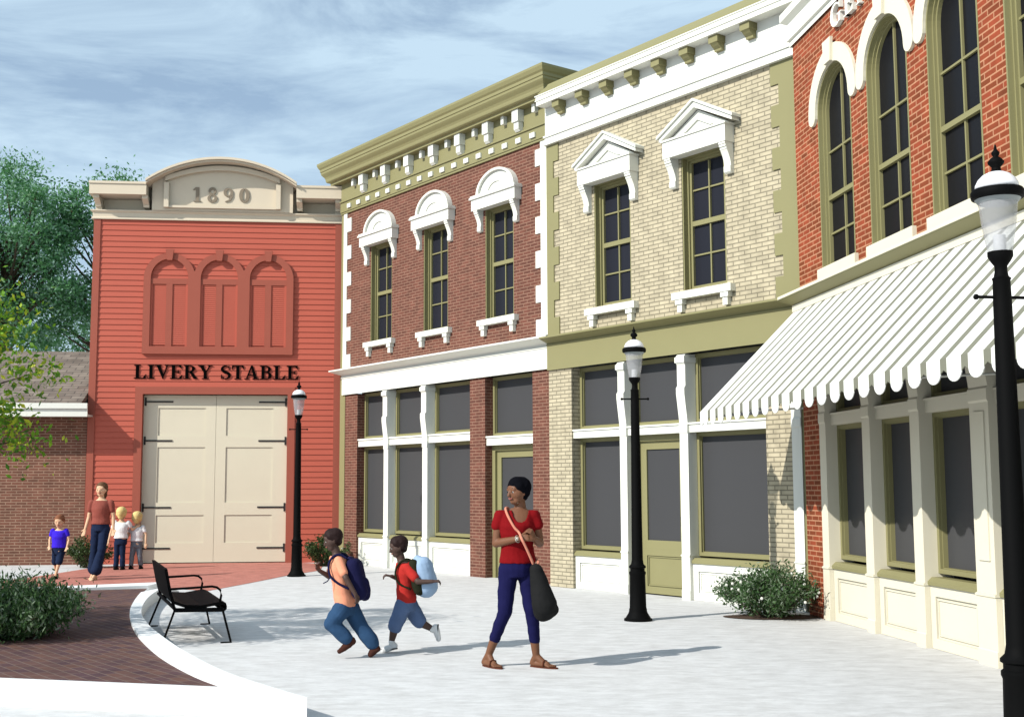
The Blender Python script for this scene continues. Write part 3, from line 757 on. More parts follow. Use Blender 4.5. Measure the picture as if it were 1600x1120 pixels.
a_.prism([(-.09,zz+h-.0),(.09,zz+h),(.12,zz+.76),(-.12,zz+.76)], -.07, -.0352)
a_.build('arch_moulding', 'cream', W)
for c in cD[1:]: dup(W, D, (c, 0, bD))
s = MB()
for c in cD: s.box(c-hD-.06, c+hD+.06, -.045, .3, 3.93, bD)
s.build('window_sills', 'cream', D)
s = MB(); cornice(s, EL, ER, [(.03,3.45),(.03,3.77),(.05,3.775),(.21,3.86),(.22,3.87),(.22,3.895),(.0,3.93)], back=.3, ends=(True, False)); 
s.build('belt_course', ['olive'], D)
s = MB(); s.box(EL-.17, ER, -.232, -.05, 3.872, 3.905); s.build('belt_edge', 'cream', D)
s = MB(); cornice(s, EL, ER, [(.03,7.10),(.03,7.17),(.06,7.18),(.06,7.22),(.05,7.23),(.05,7.40),(.12,7.45),(.12,7.55)], back=1, ends=(True, False)); s.build('cornice', 'white', D)
s = MB()       # scrolled end ornament
for i in range(30):
    a1, a2 = R(i*20), R((i+1)*20); r1, r2 = .30-.0085*i, .30-.0085*(i+1)
    cu, cz = -.22, 7.87
    s.prism([(cu+r1*math.cos(a1),cz+r1*math.sin(a1)),(cu+(r1-.07)*math.cos(a1),cz+(r1-.07)*math.sin(a1)),(cu+(r2-.07)*math.cos(a2),cz+(r2-.07)*math.sin(a2)),(cu+r2*math.cos(a2),cz+r2*math.sin(a2))], -.10-.0006*i, -.0)
s.prism([(.1,7.551),(1.6,7.551),(1.6,8.6),(1.0,8.4),(.5,8.1),(.1,7.9)], -.06, .3)
s.build('scroll_ornament', 'white', D)
lettering('letter', 'GEN', .76, 1.80, 6.80, .26, -.05, 0, 'white', D, gap=.14)
# shopfront D
s = MB(); s.box(EL, -.09, .0, .4, 0, 3.46); s.build('brick_pier', 'brickD', D)
pD = [(-.09,.10),(1.13,1.33),(2.28,2.48),(3.47,3.80),(5.0,5.2),(6.2,6.4),(7.4,7.6),(8.6,8.93),(10.1,10.3),(11.3,11.5),(12.3,12.5)]
yD = .17
for k, (a, b) in enumerate(pD):
    o = post(D, a, b, 3.45, back=.3, mat='cream')
    if b-a > .3:
        s = MB(); s.box(a+.07, b-.07, -.012, .0, .9, 2.2); s.build('pilaster_panel', 'cream', o)
for k in range(len(pD)-1):
    a, b = pD[k][1], pD[k+1][0]
    s = MB(); s.box(a, b, .07, .26, 2.26, 2.38); s.box(a, b, .05, .26, 2.38, 2.40); s.build('transom_bar', 'cream', D)
    sf_window(D, a, b, 2.40, 3.45, yD, 'transom_window', .045, pd=.05); sf_window(D, a, b, .71, 2.26, yD, 'shop_window', .045, pd=.05)
    stall(D, a, b, .60, .07, 'cream', sh=.075)

# awning
AWY = 1.30; per = .306; u0 = -.372
aw = empty('awning', locD, rzD, label='wide sloping awning with sage grey pinstripes and scalloped white valance', cat='awning')
aL, aR = -.60, 12.3
s = MB(); ztop, yt, zf = 3.72, -.06, 2.455
edges = []; k = -1
x = u0-per*.36
stripes = []
while x < aR:
    stripes.append((max(aL,x), min(aR,x+per*.68), 0)); stripes.append((max(aL,x+per*.68), min(aR,x+per), 1)); x += per
stripes = [(aL, u0-per*.36, 0)]+stripes
for a, b, mi in stripes:
    if b <= a: continue
    s.add([(a,-AWY,zf),(b,-AWY,zf),(b,yt,ztop),(a,yt,ztop)], [(0,1,2,3)], mi)
    s.add([(a,-AWY,zf-.004),(b,-AWY,zf-.004),(b,yt,ztop-.004),(a,yt,ztop-.004)], [(3,2,1,0)], mi)
s.build('canopy', ['stripe_white', 'stripe_grey'], aw)
s = MB()
for a, b, mi in stripes:
    if b <= a: continue
    if mi == 1:
        s.prism([(a,zf),(b,zf),(b,zf-.11),((a+b)/2,zf-.085),(a,zf-.11)], -AWY-.004, -AWY+.004, 1)
    else:
        c = (a+b)/2; hw_ = (b-a)/2
        s.prism([(b,zf),(a,zf)]+[(c-hw_*math.cos(math.pi*i/10), zf-.10-.078*math.sin(math.pi*i/10)) for i in range(11)], -AWY-.004, -AWY+.004, 0)
s.build('valance', ['stripe_white', 'stripe_grey'], aw)
s = MB()
for x in (aL+.01, 4.0, 8.0, aR-.01):
    s.tube([(x,yt,ztop-.02),(x,-AWY+.02,zf-.02)], .012, 6); s.tube([(x,-AWY+.02,zf-.02),(x,.0,zf+.05)], .012, 6)
s.tube([(aL,-AWY+.02,zf-.015),(aR,-AWY+.02,zf-.015)], .012, 6); s.build('frame', 'white', aw)
s = MB(); s.box(aL-.03, aR, -.09, -.035, 3.70, 3.78); s.build('head_rail', 'cream', aw)

# ------------------------------------------------------------------ street lamps
def lamp():
    o = empty('street_lamp', (0,0,0))
    p = MB()
    p.lathe([(.165,0),(.165,.025),(.15,.03),(.115,.085),(.105,.11),(.105,.13),(.098,.15),(.09,.52),(.098,.54),(.098,.56),(.085,.57),(.085,.60),(.10,.61),(.10,.625),(.075,.65),(.066,.70),(.050,2.55),(.047,2.68),(.052,2.69),(.04,2.70),(.034,2.73),(.034,2.76),(.055,2.79),(.068,2.815),(.068,2.84)], seg=16)
    p.build('pole', 'blackmetal', o, smooth='auto')
    c = MB(); c.tube([(-.15,0,2.585),(.15,0,2.585)], .009, 8); c.ball((-.155,0,2.585), .017, 8); c.ball((.155,0,2.585), .017, 8); c.build('crossbar', 'blackmetal', o, smooth=True)
    b = MB(); b.lathe([(.034,2.841),(.034,2.93),(.03,2.935)], seg=12); b.build('bulb', 'bulb', o, smooth='auto')
    g_ = MB(); g_.lathe([(.066,2.841),(.075,2.89),(.092,3.0),(.10,3.08),(.104,3.13)], seg=24, caps=False); g_.build('globe', 'globe', o, smooth=True)
    r = MB(); r.lathe([(.125,3.138),(.138,3.142),(.142,3.155),(.142,3.178),(.134,3.192),(.12,3.195)], seg=28); r.build('rim', 'blackmetal', o, smooth='auto')
    r = MB(); r.lathe([(.105,3.115),(.122,3.137)], seg=28); r.build('reflector', 'reflector', o, smooth='auto')
    d = MB(); d.lathe([(.118,3.196),(.115,3.22),(.10,3.25),(.075,3.275),(.045,3.29),(.02,3.296)], seg=28); d.build('dome', 'lampcap', o, smooth=True)
    t = MB(); t.lathe([(.034,3.29),(.026,3.305),(.024,3.32),(.042,3.34),(.045,3.352),(.03,3.37),(.014,3.382),(.022,3.395),(.022,3.405),(.01,3.42),(.004,3.45)], seg=14); t.build('finial', 'blackmetal', o, smooth=True)
    return o
G = 'black street lamps along the plaza'
l1 = lamp(); l1.location = (1.66, 14.33, 0); tag(l1, 'black street lamp in the middle of the plaza before the buff brick shop door', 'street lamp', G)
l2 = dup(l1, None, (-3.51, 21.58, 0)); tag(l2, 'farthest black street lamp, at the right edge of the stable doors', 'street lamp', G)
l3 = dup(l1, None, (2.81, 6.62, 0)); tag(l3, 'nearest black street lamp, cut off at the right edge in front of the awning', 'street lamp', G)
l3.rotation_euler = (0, 0, R(8))

# ------------------------------------------------------------------ bench
be = empty('park_bench', (-3.29, 13.15, 0), R(20), label='black metal mesh bench with curved armrests beside the white kerb', cat='bench')
Lb = .82   # half length (local y), front = +x
def seat_prof():
    return [(-.24,.43),(-.12,.385),(.04,.375),(.17,.395),(.24,.405),(.285,.39),(.295,.36),(.27,.335)]
m = MB(); pr = seat_prof(); n = len(pr)
vs = [(x,y,z) for y in (-Lb, Lb) for x, z in pr]
th = .03
m.add([(x,-Lb,z) for x,z in pr]+[(x,-Lb,z-th) for x,z in pr]+[(x,Lb,z) for x,z in pr]+[(x,Lb,z-th) for x,z in pr],
      [(i,i+1,2*n+i+1,2*n+i) for i in range(n-1)]+[(n+i,3*n+i,3*n+i+1,n+i+1) for i in range(n-1)]+[(i,n+i,n+i+1,i+1) for i in range(n-1)]+[(2*n+i,2*n+i+1,3*n+i+1,3*n+i) for i in range(n-1)]+[(0,2*n,3*n,n),(n-1,2*n-1,4*n-1,3*n-1)])
m.build('seat', 'blackmetal', be)
m = MB(); bp_ = [(-.225,.42),(-.25,.50),(-.275,.62),(-.30,.745)]; n = len(bp_)
m.add([(x,-Lb,z) for x,z in bp_]+[(x-.03,-Lb,z) for x,z in bp_]+[(x,Lb,z) for x,z in bp_]+[(x-.03,Lb,z) for x,z in bp_],
      [(i,i+1,2*n+i+1,2*n+i) for i in range(n-1)]+[(n+i,3*n+i,3*n+i+1,n+i+1) for i in range(n-1)]+[(i,n+i,n+i+1,i+1) for i in range(n-1)]+[(2*n+i,2*n+i+1,3*n+i+1,3*n+i) for i in range(n-1)]+[(0,2*n,3*n,n),(n-1,2*n-1,4*n-1,3*n-1)])
m.build('backrest', 'blackmetal', be)
m = MB()
for y in (-Lb, Lb):
    m.tube([(-.22,y,.335),(.26,y,.325)], .024, 6)
m.tube([(-.22,-Lb,.35),(-.25,Lb,.37)], .018, 6); m.tube([(.24,-Lb,.33),(.24,Lb,.33)], .012, 6); m.tube([(-.22,-Lb,.335),(-.25,-Lb,.45)],.016,6); m.tube([(-.22,Lb,.335),(-.25,Lb,.45)],.016,6)
m.build('seat_frame', 'blackmetal', be)
for sx in (-1, 1):
    for sy in (-1, 1):
        m = MB(); x0 = -.22 if sx < 0 else .25; x1 = -.34 if sx < 0 else .33
        y0_ = sy*Lb
        m.tube([(x0,y0_,.335),(x1,y0_+sy*.07,.012)], .012, 6); m.box(x1-.10 if sx > 0 else x1-.01, x1+.01 if sx > 0 else x1+.10, y0_+sy*.07-.015, y0_+sy*.07+.015, 0, .012)
        m.build('leg', 'blackmetal', be)
for y in (-Lb-.01, Lb+.01):
    m = MB(); m.tube([(-.28,y,.545),(-.1,y,.55),(.14,y,.56),(.19,y,.55),(.225,y,.52),(.235,y,.47),(.22,y,.38)], .012, 8); m.build('armrest', 'blackmetal', be, smooth=True)

# ------------------------------------------------------------------ vegetation
def leaves(name, pts, size, mat, parent=None, seed=1, aspect=.45, droop=.0, up=None):
    """pts: (N,3) leaf centres -> small folded leaf quads with random orientation"""
    rng = np.random.default_rng(seed); n = len(pts); pts = np.asarray(pts)
    d = rng.normal(size=(n,3)); 
    if up is not None: d = d*.55+up
    d[:,2] -= droop; d /= np.linalg.norm(d, axis=1)[:,None]
    r = rng.normal(size=(n,3)); sdir = np.cross(d, r); sdir /= np.linalg.norm(sdir, axis=1)[:,None]
    sz = size*rng.uniform(.6,1.25,size=(n,1))
    v = np.stack([pts-d*sz*.5, pts+sdir*sz*aspect*.5, pts+d*sz*.5, pts-sdir*sz*aspect*.5], 1).reshape(-1,3)
    me = bpy.data.meshes.new(name); me.vertices.add(4*n); me.vertices.foreach_set('co', v.ravel())
    me.loops.add(4*n); me.loops.foreach_set('vertex_index', np.arange(4*n, dtype=np.int32))
    me.polygons.add(n); me.polygons.foreach_set('loop_start', np.arange(0, 4*n, 4, dtype=np.int32))
    me.update(calc_edges=True); me.materials.append(M[mat])
    o = bpy.data.objects.new(name, me); COL.objects.link(o)
    if parent: o.parent = parent
    return o
M['leaf_bg'] = leafmat('blue_green_foliage', [(.05,.14,.05),(.08,.22,.08),(.12,.30,.10),(.22,.42,.22),(.38,.55,.44)], .5)
M['leaf_young'] = leafmat('yellow_green_foliage', [(.06,.16,.012),(.11,.25,.015),(.20,.36,.02),(.55,.55,.04)], .25)
M['leaf_shrub'] = leafmat('shrub_foliage', [(.03,.07,.02),(.055,.12,.035),(.09,.17,.06),(.30,.36,.26)], .35)
M['leaf_shrub2'] = leafmat('dark_shrub_foliage', [(.02,.042,.012),(.045,.08,.022),(.085,.13,.04)], .25)
M['flower'] = plain('white_flower', (.75,.75,.66), .7, .1)
def tree(name, loc, trunk_h, crown_c, crown_r, nclump, per, clump_r, lsize, mat, seed, label, group=None, trunk_r=.16, flat=.7):
    rng = np.random.default_rng(seed)
    o = empty(name, loc, 0, label=label, cat='tree', group=group)
    cc = np.array(crown_c); cr_ = np.array(crown_r); cl = []
    while len(cl) < nclump:
        p = rng.uniform(-1,1,3); l = np.linalg.norm(p)
        if l > 1 or l < .35: continue
        if p[2] < -.55 and rng.random() < .5: continue
        cl.append(cc+p*cr_)
    allp = []
    for c in cl:
        k = int(per*rng.uniform(.5,1.4)); rr = clump_r*rng.uniform(.6,1.3)
        q_ = rng.normal(size=(k,3))*np.array([rr,rr,rr*flat])*.55+c
        allp.append(q_)
    P_ = np.concatenate(allp)
    t = MB(); top = Vector(crown_c)+Vector((0,0,-crown_r[2]*.1))
    pts = [Vector((0,0,0)), Vector((.04,.02,trunk_h*.5)), Vector((-.03,.05,trunk_h)), top*.6+Vector((0,0,trunk_h))*.4+Vector((.1,0,0)), top+Vector((0,0,crown_r[2]*.5))]
    t.tube(pts, [trunk_r*1.25,trunk_r,trunk_r*.8,trunk_r*.5,trunk_r*.15], 10)
    for i, c in enumerate(cl):
        if i % 2 and len(cl) > 40: continue
        c = Vector(c); s0 = pts[2].lerp(pts[4], min(.9, max(0, (c.z-trunk_h)/max(.1, pts[4].z-trunk_h))*.7))
        m1 = s0.lerp(c, .5)+Vector(rng.normal(size=3)*.08*crown_r[0]/2)
        t.tube([s0, m1, c], [trunk_r*.28, trunk_r*.17, trunk_r*.06], 5)
    t.build('trunk', 'bark', o, smooth=True)
    leaves('crown', P_, lsize, mat, o, seed+5)
    return o
TG = 'trees behind the low brick building'
tree('background_tree', (-15.6, 38, 0), 3.0, (0,0,8.6), (2.9,2.6,3.3), 95, 330, .62, .15, 'leaf_bg', 11, 'big blue-green tree at the left edge behind the shingle roof', TG, .25)
tree('background_tree', (-12.9, 40, 0), 3.5, (0,0,8.7), (2.3,2.4,3.2), 75, 330, .62, .15, 'leaf_bg', 12, 'blue-green tree rising just left of the stable parapet', TG, .22)
tree('background_tree', (-18.5, 43, 0), 3.5, (0,0,8.2), (3.3,3,3.6), 70, 330, .62, .15, 'leaf_bg', 13, 'tree farthest back at the left edge, behind the other two', TG, .25)
tree('background_tree', (-13.6, 46, 0), 3.0, (0,0,6.6), (3.0,2.6,3.0), 70, 330, .62, .15, 'leaf_bg', 14, 'lower tree filling the gap above the shingle roof beside the stable', TG, .25)
# young tree in the terrace; its crown reaches into the picture from the left
tree('young_tree', (-6.5, 11.7, KH-.03), 1.2, (-.12,0,2.5), (2.15,1.7,1.75), 78, 300, .26, .075, 'leaf_young', 21, 'young yellow-green tree in the terrace, branches hanging in from the left edge', None, .07, .9)

def shrub(name, loc, r, h, n, lsize, mat, seed, label, group=None, upright=True, flowers=0):
    rng = np.random.default_rng(seed); o = empty(name, loc, 0, label=label, cat='shrub', group=group)
    st = MB(); P_ = []
    nst = int(40*r/.5)
    for i in range(nst):
        a = rng.uniform(0, 2*math.pi); rad = math.sqrt(rng.random())*r*.95
        hh = h*(1-.55*(rad/r)**2)*rng.uniform(.75,1.12)
        b0 = Vector((math.cos(a)*rad*.25, math.sin(a)*rad*.25, 0)); tp = Vector((math.cos(a)*rad, math.sin(a)*rad, hh)); md = b0.lerp(tp,.55)+Vector((0,0,hh*.12))
        st.tube([b0,md,tp], [.007,.005,.002], 4)
        k = n//nst
        t = rng.random(k)**.6
        for q_ in t: P_.append(np.array(b0.lerp(md,q_*1.8) if q_ < .55 else md.lerp(tp,(q_-.55)/.45))+rng.normal(size=3)*.035*(r/.5))
    P_ = np.array(P_); P_[:,2] = np.maximum(P_[:,2], .015)
    st.build('stem', 'bark', o)
    leaves('foliage', P_, lsize, mat, o, seed+3, aspect=.33, up=np.array([0,0,.75]) if upright else None)
    if flowers:
        f_ = MB()
        for i in range(flowers):
            a = rng.uniform(0, 2*math.pi); rad = r*math.sqrt(rng.random())*.9; z = h*(1-.5*(rad/r)**2)*rng.uniform(.5,1.0)
            c = (math.cos(a)*rad, math.sin(a)*rad, z); f_.ball(c, .018, 6)
        f_.build('blossom', 'flower', o)
    return o
SG = 'low shrubs around the plaza'
shrub('shrub', (-4.80, 11.95, KH-.03), .94, .52, 19000, .06, 'leaf_shrub', 31, 'broad grassy green shrub at the left edge on the dark paved terrace', SG)
shrub('shrub', (-6.15, 12.5, KH-.03), .85, .5, 9000, .06, 'leaf_shrub', 36, 'grassy shrub mostly cut off by the left edge on the dark terrace', SG)
shrub('shrub', (-7.98, 24.05, 0), .55, .62, 3000, .07, 'leaf_shrub2', 32, 'dark green shrub behind the walking woman at the left stable corner', SG, False, 3)
shrub('shrub', (-3.35, 24.35, 0), .55, .62, 3000, .075, 'leaf_shrub2', 33, 'green shrub behind the running boys, where stable and red brick shop meet', SG, False, 4)
shrub('shrub', (3.26, 14.66, .02), .68, .60, 9000, .058, 'leaf_shrub', 34, 'leafy shrub with pale blossoms at the corner below the awning', SG, False, 26)
s = MB(); pts = [(3.30+.58*math.cos(R(a))*(1+.06*math.sin(3*R(a))), 14.64+.30*math.sin(R(a))) for a in range(0,360,12)]
s.add([(x,y,.008) for x,y in pts]+[(3.33,14.52,.03)], [(i,(i+1)%30,30) for i in range(30)]); tag(s.build('soil', 'soil'), kind='structure')
#PEOPLE
# ------------------------------------------------------------------ people
CLOTH = set()
def cap(mb, a, b, r0, r1, seg=14):
    a = Vector(a); b = Vector(b); d = b-a; l = d.length or 1e-6; d = d/l
    ref = Vector((0,0,1)) if abs(d.z) < .9 else Vector((1,0,0)); u = d.cross(ref).normalized(); v = d.cross(u).normalized()
    prof = []
    for i in range(1, 5): t = math.pi/2*i/4; prof.append((-math.cos(t)*r0, math.sin(t)*r0))
    for i in range(4): t = math.pi/2*i/4; prof.append((l+math.sin(t)*r1, math.cos(t)*r1))
    vs = [tuple(a+d*p+(u*math.cos(2*math.pi*k/seg)+v*math.sin(2*math.pi*k/seg))*r) for p, r in prof for k in range(seg)]
    vs += [tuple(a-d*r0), tuple(b+d*r1)]; n = len(prof); A_, B_ = n*seg, n*seg+1
    fs = [(i*seg+k, (i+1)*seg+k, (i+1)*seg+(k+1)%seg, i*seg+(k+1)%seg) for i in range(n-1) for k in range(seg)]
    fs += [(A_, k, (k+1)%seg) for k in range(seg)]+[(B_, (n-1)*seg+(k+1)%seg, (n-1)*seg+k) for k in range(seg)]
    mb.add(vs, fs)
def loft(mb, rings, seg=20, rot=0):
    """rings: (cx,cy,cz,rx,ry) from bottom to top"""
    vs = []; c, s_ = math.cos(rot), math.sin(rot)
    for cx_, cy_, cz_, rx, ry in rings:
        for k in range(seg):
            t = 2*math.pi*k/seg; x, y = rx*math.cos(t), ry*math.sin(t); vs.append((cx_+x*c-y*s_, cy_+x*s_+y*c, cz_))
    n = len(rings)
    fs = [(i*seg+k, i*seg+(k+1)%seg, (i+1)*seg+(k+1)%seg, (i+1)*seg+k) for i in range(n-1) for k in range(seg)]
    fs += [tuple(range(seg-1,-1,-1)), tuple((n-1)*seg+k for k in range(seg))]
    mb.add(vs, fs)
def fuse(mb, name, mat, parent, voxel=.009, smooth=4):
    """melt overlapping closed volumes into one continuous skin"""
    o = mb.build(name, mat, parent, smooth=True)
    r = o.modifiers.new('r', 'REMESH'); r.mode = 'VOXEL'; r.voxel_size = voxel; r.use_smooth_shade = True
    if smooth: s_ = o.modifiers.new('s', 'SMOOTH'); s_.iterations = smooth; s_.factor = .5
    dg = bpy.context.evaluated_depsgraph_get(); dg.update()
    me = bpy.data.meshes.new_from_object(o.evaluated_get(dg)); o.modifiers.clear(); old = o.data; o.data = me; bpy.data.meshes.remove(old)
    me.name = name
    if M[mat].name in CLOTH:
        from mathutils import noise as nz
        ns = [v.normal.copy() for v in me.vertices]
        for v, n_ in zip(me.vertices, ns):
            p = v.co; v.co = p+n_*(nz.noise(Vector((p.x*9+3, p.y*9, p.z*15+p.x*6)))*.0075+abs(nz.noise(Vector((p.x*22, p.y*22, p.z*34+p.x*25))))*.004)
    if not me.materials: me.materials.append(M[mat])
    return o
def hand(mb, w, d, n, s=1.0, curl=.5, thumb=1):
    """palm + five fingers; w wrist, d pointing direction, n palm normal (fingers curl towards n)"""
    w = Vector(w); d = Vector(d).normalized(); n = Vector(n); n = (n-d*n.dot(d)).normalized(); t = d.cross(n).normalized()
    L_ = .078*s
    for k in (-1.2, -.4, .4, 1.2):
        cap(mb, w+t*k*.012*s, w+d*L_+t*k*.017*s, .0125*s, .0125*s, 8)
    for k, ln in ((-1.5,.055), (-.5,.068), (.5,.072), (1.5,.062)):
        b = w+d*L_+t*k*.0185*s; a1 = curl*.9; m1 = b+(d*math.cos(a1)+n*math.sin(a1))*ln*.55*s
        a2 = curl*2.0; e = m1+(d*math.cos(a2)+n*math.sin(a2))*ln*.5*s
        cap(mb, b, m1, .0088*s, .0082*s, 8); cap(mb, m1, e, .0082*s, .007*s, 8)
    b = w+d*.02*s+t*thumb*.026*s; m1 = b+(d*.7+t*thumb*.6+n*.3).normalized()*.036*s; e = m1+(d*.9+t*thumb*.1+n*.45).normalized()*.03*s
    cap(mb, b, m1, .0115*s, .0095*s, 8); cap(mb, m1, e, .0095*s, .0078*s, 8)
def head(mb, c, f, s=1.0, up=None):
    """skull, jaw, nose, brow, ears, about 0.23 m tall at s=1; f = facing direction"""
    c = Vector(c); f = Vector(f).normalized(); z = Vector(up or (0,0,1)); z = (z-f*z.dot(f)).normalized(); r_ = f.cross(z).normalized()
    def P_(a, b, e): return c+f*a*s+r_*b*s+z*e*s
    cap(mb, P_(-.022,0,.028), P_(.018,0,.030), .083*s, .076*s)
    cap(mb, P_(.022,-.012,-.01), P_(.022,.012,-.01), .068*s, .068*s)
    cap(mb, P_(.035,-.016,-.066), P_(.035,.016,-.066), .040*s, .040*s)
    cap(mb, P_(.062,0,-.080), P_(.055,0,-.082), .022*s, .024*s)
    cap(mb, P_(.092,0,.010), P_(.104,0,-.026), .008*s, .014*s, 8)
    cap(mb, P_(.070,-.035,.026), P_(.070,.035,.026), .022*s, .022*s, 8)
    cap(mb, P_(.083,-.012,-.054), P_(.083,.012,-.054), .011*s, .011*s, 8)
    for b in (-1, 1): cap(mb, P_(-.006,b*.078,.012), P_(-.004,b*.075,-.022), .014*s, .011*s, 8)
    return c, f, z, r_
def face(parent, H, s, lip, smile=False, brows=True):
    c, f, z, r_ = H
    def P_(a, b, e): return tuple(c+f*a*s+r_*b*s+z*e*s)
    for b in (-1, 1):
        m = MB(); m.ball(P_(.079,b*.031,.003), .0105*s, 10); m.build('eye', 'eyewhite', parent, smooth=True)
        m = MB(); m.ball(P_(.0875,b*.031,.003), .0066*s, 8); m.build('pupil', 'hair_black', parent, smooth=True)
        if not brows: continue
        m = MB(); m.tube([P_(.083,b*.016,.030),P_(.086,b*.033,.036),P_(.076,b*.05,.030)], .0045*s, 6); m.build('eyebrow', 'hair_black', parent)
    m = MB(); m.tube([P_(.085,-.024,-.050),P_(.0955,0,-.055),P_(.085,.024,-.050)], .0065*s, 8); m.build('lips', lip, parent, smooth=True)
    if smile:
        m = MB(); m.tube([P_(.089,-.014,-.052),P_(.098,0,-.055),P_(.089,.014,-.052)], .0042*s, 8); m.build('teeth', 'eyewhite', parent, smooth=True)
def hair(parent, H, s, mat, style='short', voxel=.008):
    c, f, z, r_ = H; m = MB()
    def P_(a, b, e): return c+f*a*s+r_*b*s+z*e*s
    cap(m, P_(-.034,0,.040), P_(.008,0,.052), .088*s, .078*s)
    for b in (-1, 1): cap(m, P_(-.03,b*.035,.0), P_(.02,b*.04,.045), .058*s, .048*s)
    cap(m, P_(-.045,0,.0), P_(-.045,0,-.03), .068*s, .05*s)
    rng = random.Random(int(c.x*1000)); 
    for i in range(60):
        a = rng.uniform(-2.6,2.6) ; e = rng.uniform(.1,1.4)
        d = (-f*math.cos(a)*math.cos(e)+r_*math.sin(a)*math.cos(e)+z*math.sin(e)).normalized()
        p = P_(-.02,0,.035)+d*.080*s; cap(m, p, p+d*.008*s+f*.004*s, .012*s, .006*s, 6)
    if style == 'long':
        for b in (-1, 1): cap(m, P_(-.01,b*.062,.03), P_(-.02,b*.062,-.10), .03*s, .022*s)
        cap(m, P_(-.05,-.03,-.02), P_(-.045,-.03,-.12), .045*s, .03*s); cap(m, P_(-.05,.03,-.02), P_(-.045,.03,-.12), .045*s, .03*s)
    if style == 'bowl':
        for b in (-1, 1): cap(m, P_(-.02,b*.045,.02), P_(-.01,b*.055,-.02), .05*s, .035*s)
        cap(m, P_(-.05,0,.0), P_(-.05,0,-.05), .07*s, .05*s)
    return fuse(m, 'hair', mat, parent, voxel, 1)
def shoe(parent, heel, toe, s, mat, name='shoe', sole=None, up=(0,0,1)):
    heel = Vector(heel); toe = Vector(toe); m = MB(); u = Vector(up)
    d = (toe-heel).normalized(); m_ = heel.lerp(toe,.55)
    cap(m, heel+u*.035*s, m_+u*.03*s, .038*s, .040*s); cap(m, m_+u*.024*s, toe-d*.03*s+u*.018*s, .038*s, .032*s); cap(m, heel+u*.035*s, heel+u*.065*s+d*.02*s, .036*s, .033*s)
    o = fuse(m, name, mat, parent, .008, 2)
    if sole:
        m = MB(); cap(m, heel+u*.008*s, toe-d*.025*s+u*.008*s, .036*s, .034*s); k = fuse(m, 'sole', sole, o, .008, 1)
        for v in k.data.vertices:
            h = (v.co-heel).dot(u)
            if h > .014*s: v.co = v.co-u*(h-.014*s)
            if h < .0: v.co = v.co-u*h
    return o
def foot(mb, ankle, heel, toe, s=1.0):
    ankle, heel, toe = Vector(ankle), Vector(heel), Vector(toe); d = (toe-heel).normalized(); r_ = d.cross(Vector((0,0,1))).normalized()
    cap(mb, ankle, heel+Vector((0,0,.028*s)), .033*s, .030*s); cap(mb, ankle, heel.lerp(toe,.55)+Vector((0,0,.028*s)), .033*s, .028*s)
    cap(mb, heel+Vector((0,0,.026*s)), heel.lerp(toe,.65)+Vector((0,0,.022*s)), .028*s, .030*s)
    for i, k in enumerate((-1, -.45, .05, .5, .95)):
        b = heel.lerp(toe,.68)+r_*k*.028*s+Vector((0,0,.018*s)); cap(mb, b, toe+r_*k*.033*s-d*(.012*abs(i-.6))*s+Vector((0,0,.010*s)), .013*s, .0095*s, 8)

M['skin_dark'] = plain('dark_brown_skin', (.17,.072,.036), .55, .3, .05)
M['skin_dark2'] = plain('deep_brown_skin', (.075,.042,.032), .55, .3, .05)
M['skin_fair'] = plain('fair_skin', (.72,.46,.28), .6, .3, .04)
M['hair_black'] = plain('black_hair', (.005,.005,.007), .9, .02, .3, 60)
M['hair_brown'] = plain('brown_hair', (.13,.065,.03), .7, .2, .3, 60)
M['hair_auburn'] = plain('auburn_hair', (.22,.085,.04), .7, .2, .3, 60)
M['hair_dark'] = plain('dark_brown_hair', (.018,.007,.006), .7, .2, .3, 60)
M['hair_blond'] = plain('blond_hair', (.72,.55,.22), .7, .2, .2, 60)
M['eyewhite'] = plain('eye_white', (.50,.47,.43), .4, .4, .01)
M['lip'] = plain('lip', (.28,.08,.06), .5, .3, .02)
def cloth(name, c, n=.08): CLOTH.add(name); M[name] = plain(name, c, .85, .1, n, 9, bump=.25, bscale=16)
cloth('red_tee', (.19,.004,.006)); cloth('navy_trousers', (.008,.008,.050)); cloth('black_canvas', (.013,.013,.013)); cloth('salmon_strap', (.62,.24,.16), .03)
cloth('orange_tee', (.80,.32,.19)); cloth('blue_jeans', (.028,.068,.14), .35); cloth('navy_pack', (.010,.010,.045)); cloth('brown_leather', (.06,.022,.015)); cloth('scarlet_tee', (.44,.028,.022))
cloth('denim_shorts', (.10,.15,.27), .25); cloth('olive_black_pack', (.018,.020,.010), .4); cloth('pale_blue_pack', (.32,.44,.60)); cloth('white_shoe', (.72,.72,.70)); cloth('white_tee', (.80,.80,.78), .02)
cloth('grey_trousers', (.16,.19,.22)); cloth('dark_navy', (.012,.022,.055)); cloth('brick_tee', (.27,.075,.055)); cloth('violet_blue_tee', (.045,.02,.60)); cloth('sandal_brown', (.10,.03,.016)); cloth('black_shoe', (.006,.006,.006))
M['watch'] = plain('steel_watch', (.45,.42,.36), .35, .5, .02, metal=.6)

def px(x, ref, s): return (x-ref)/s
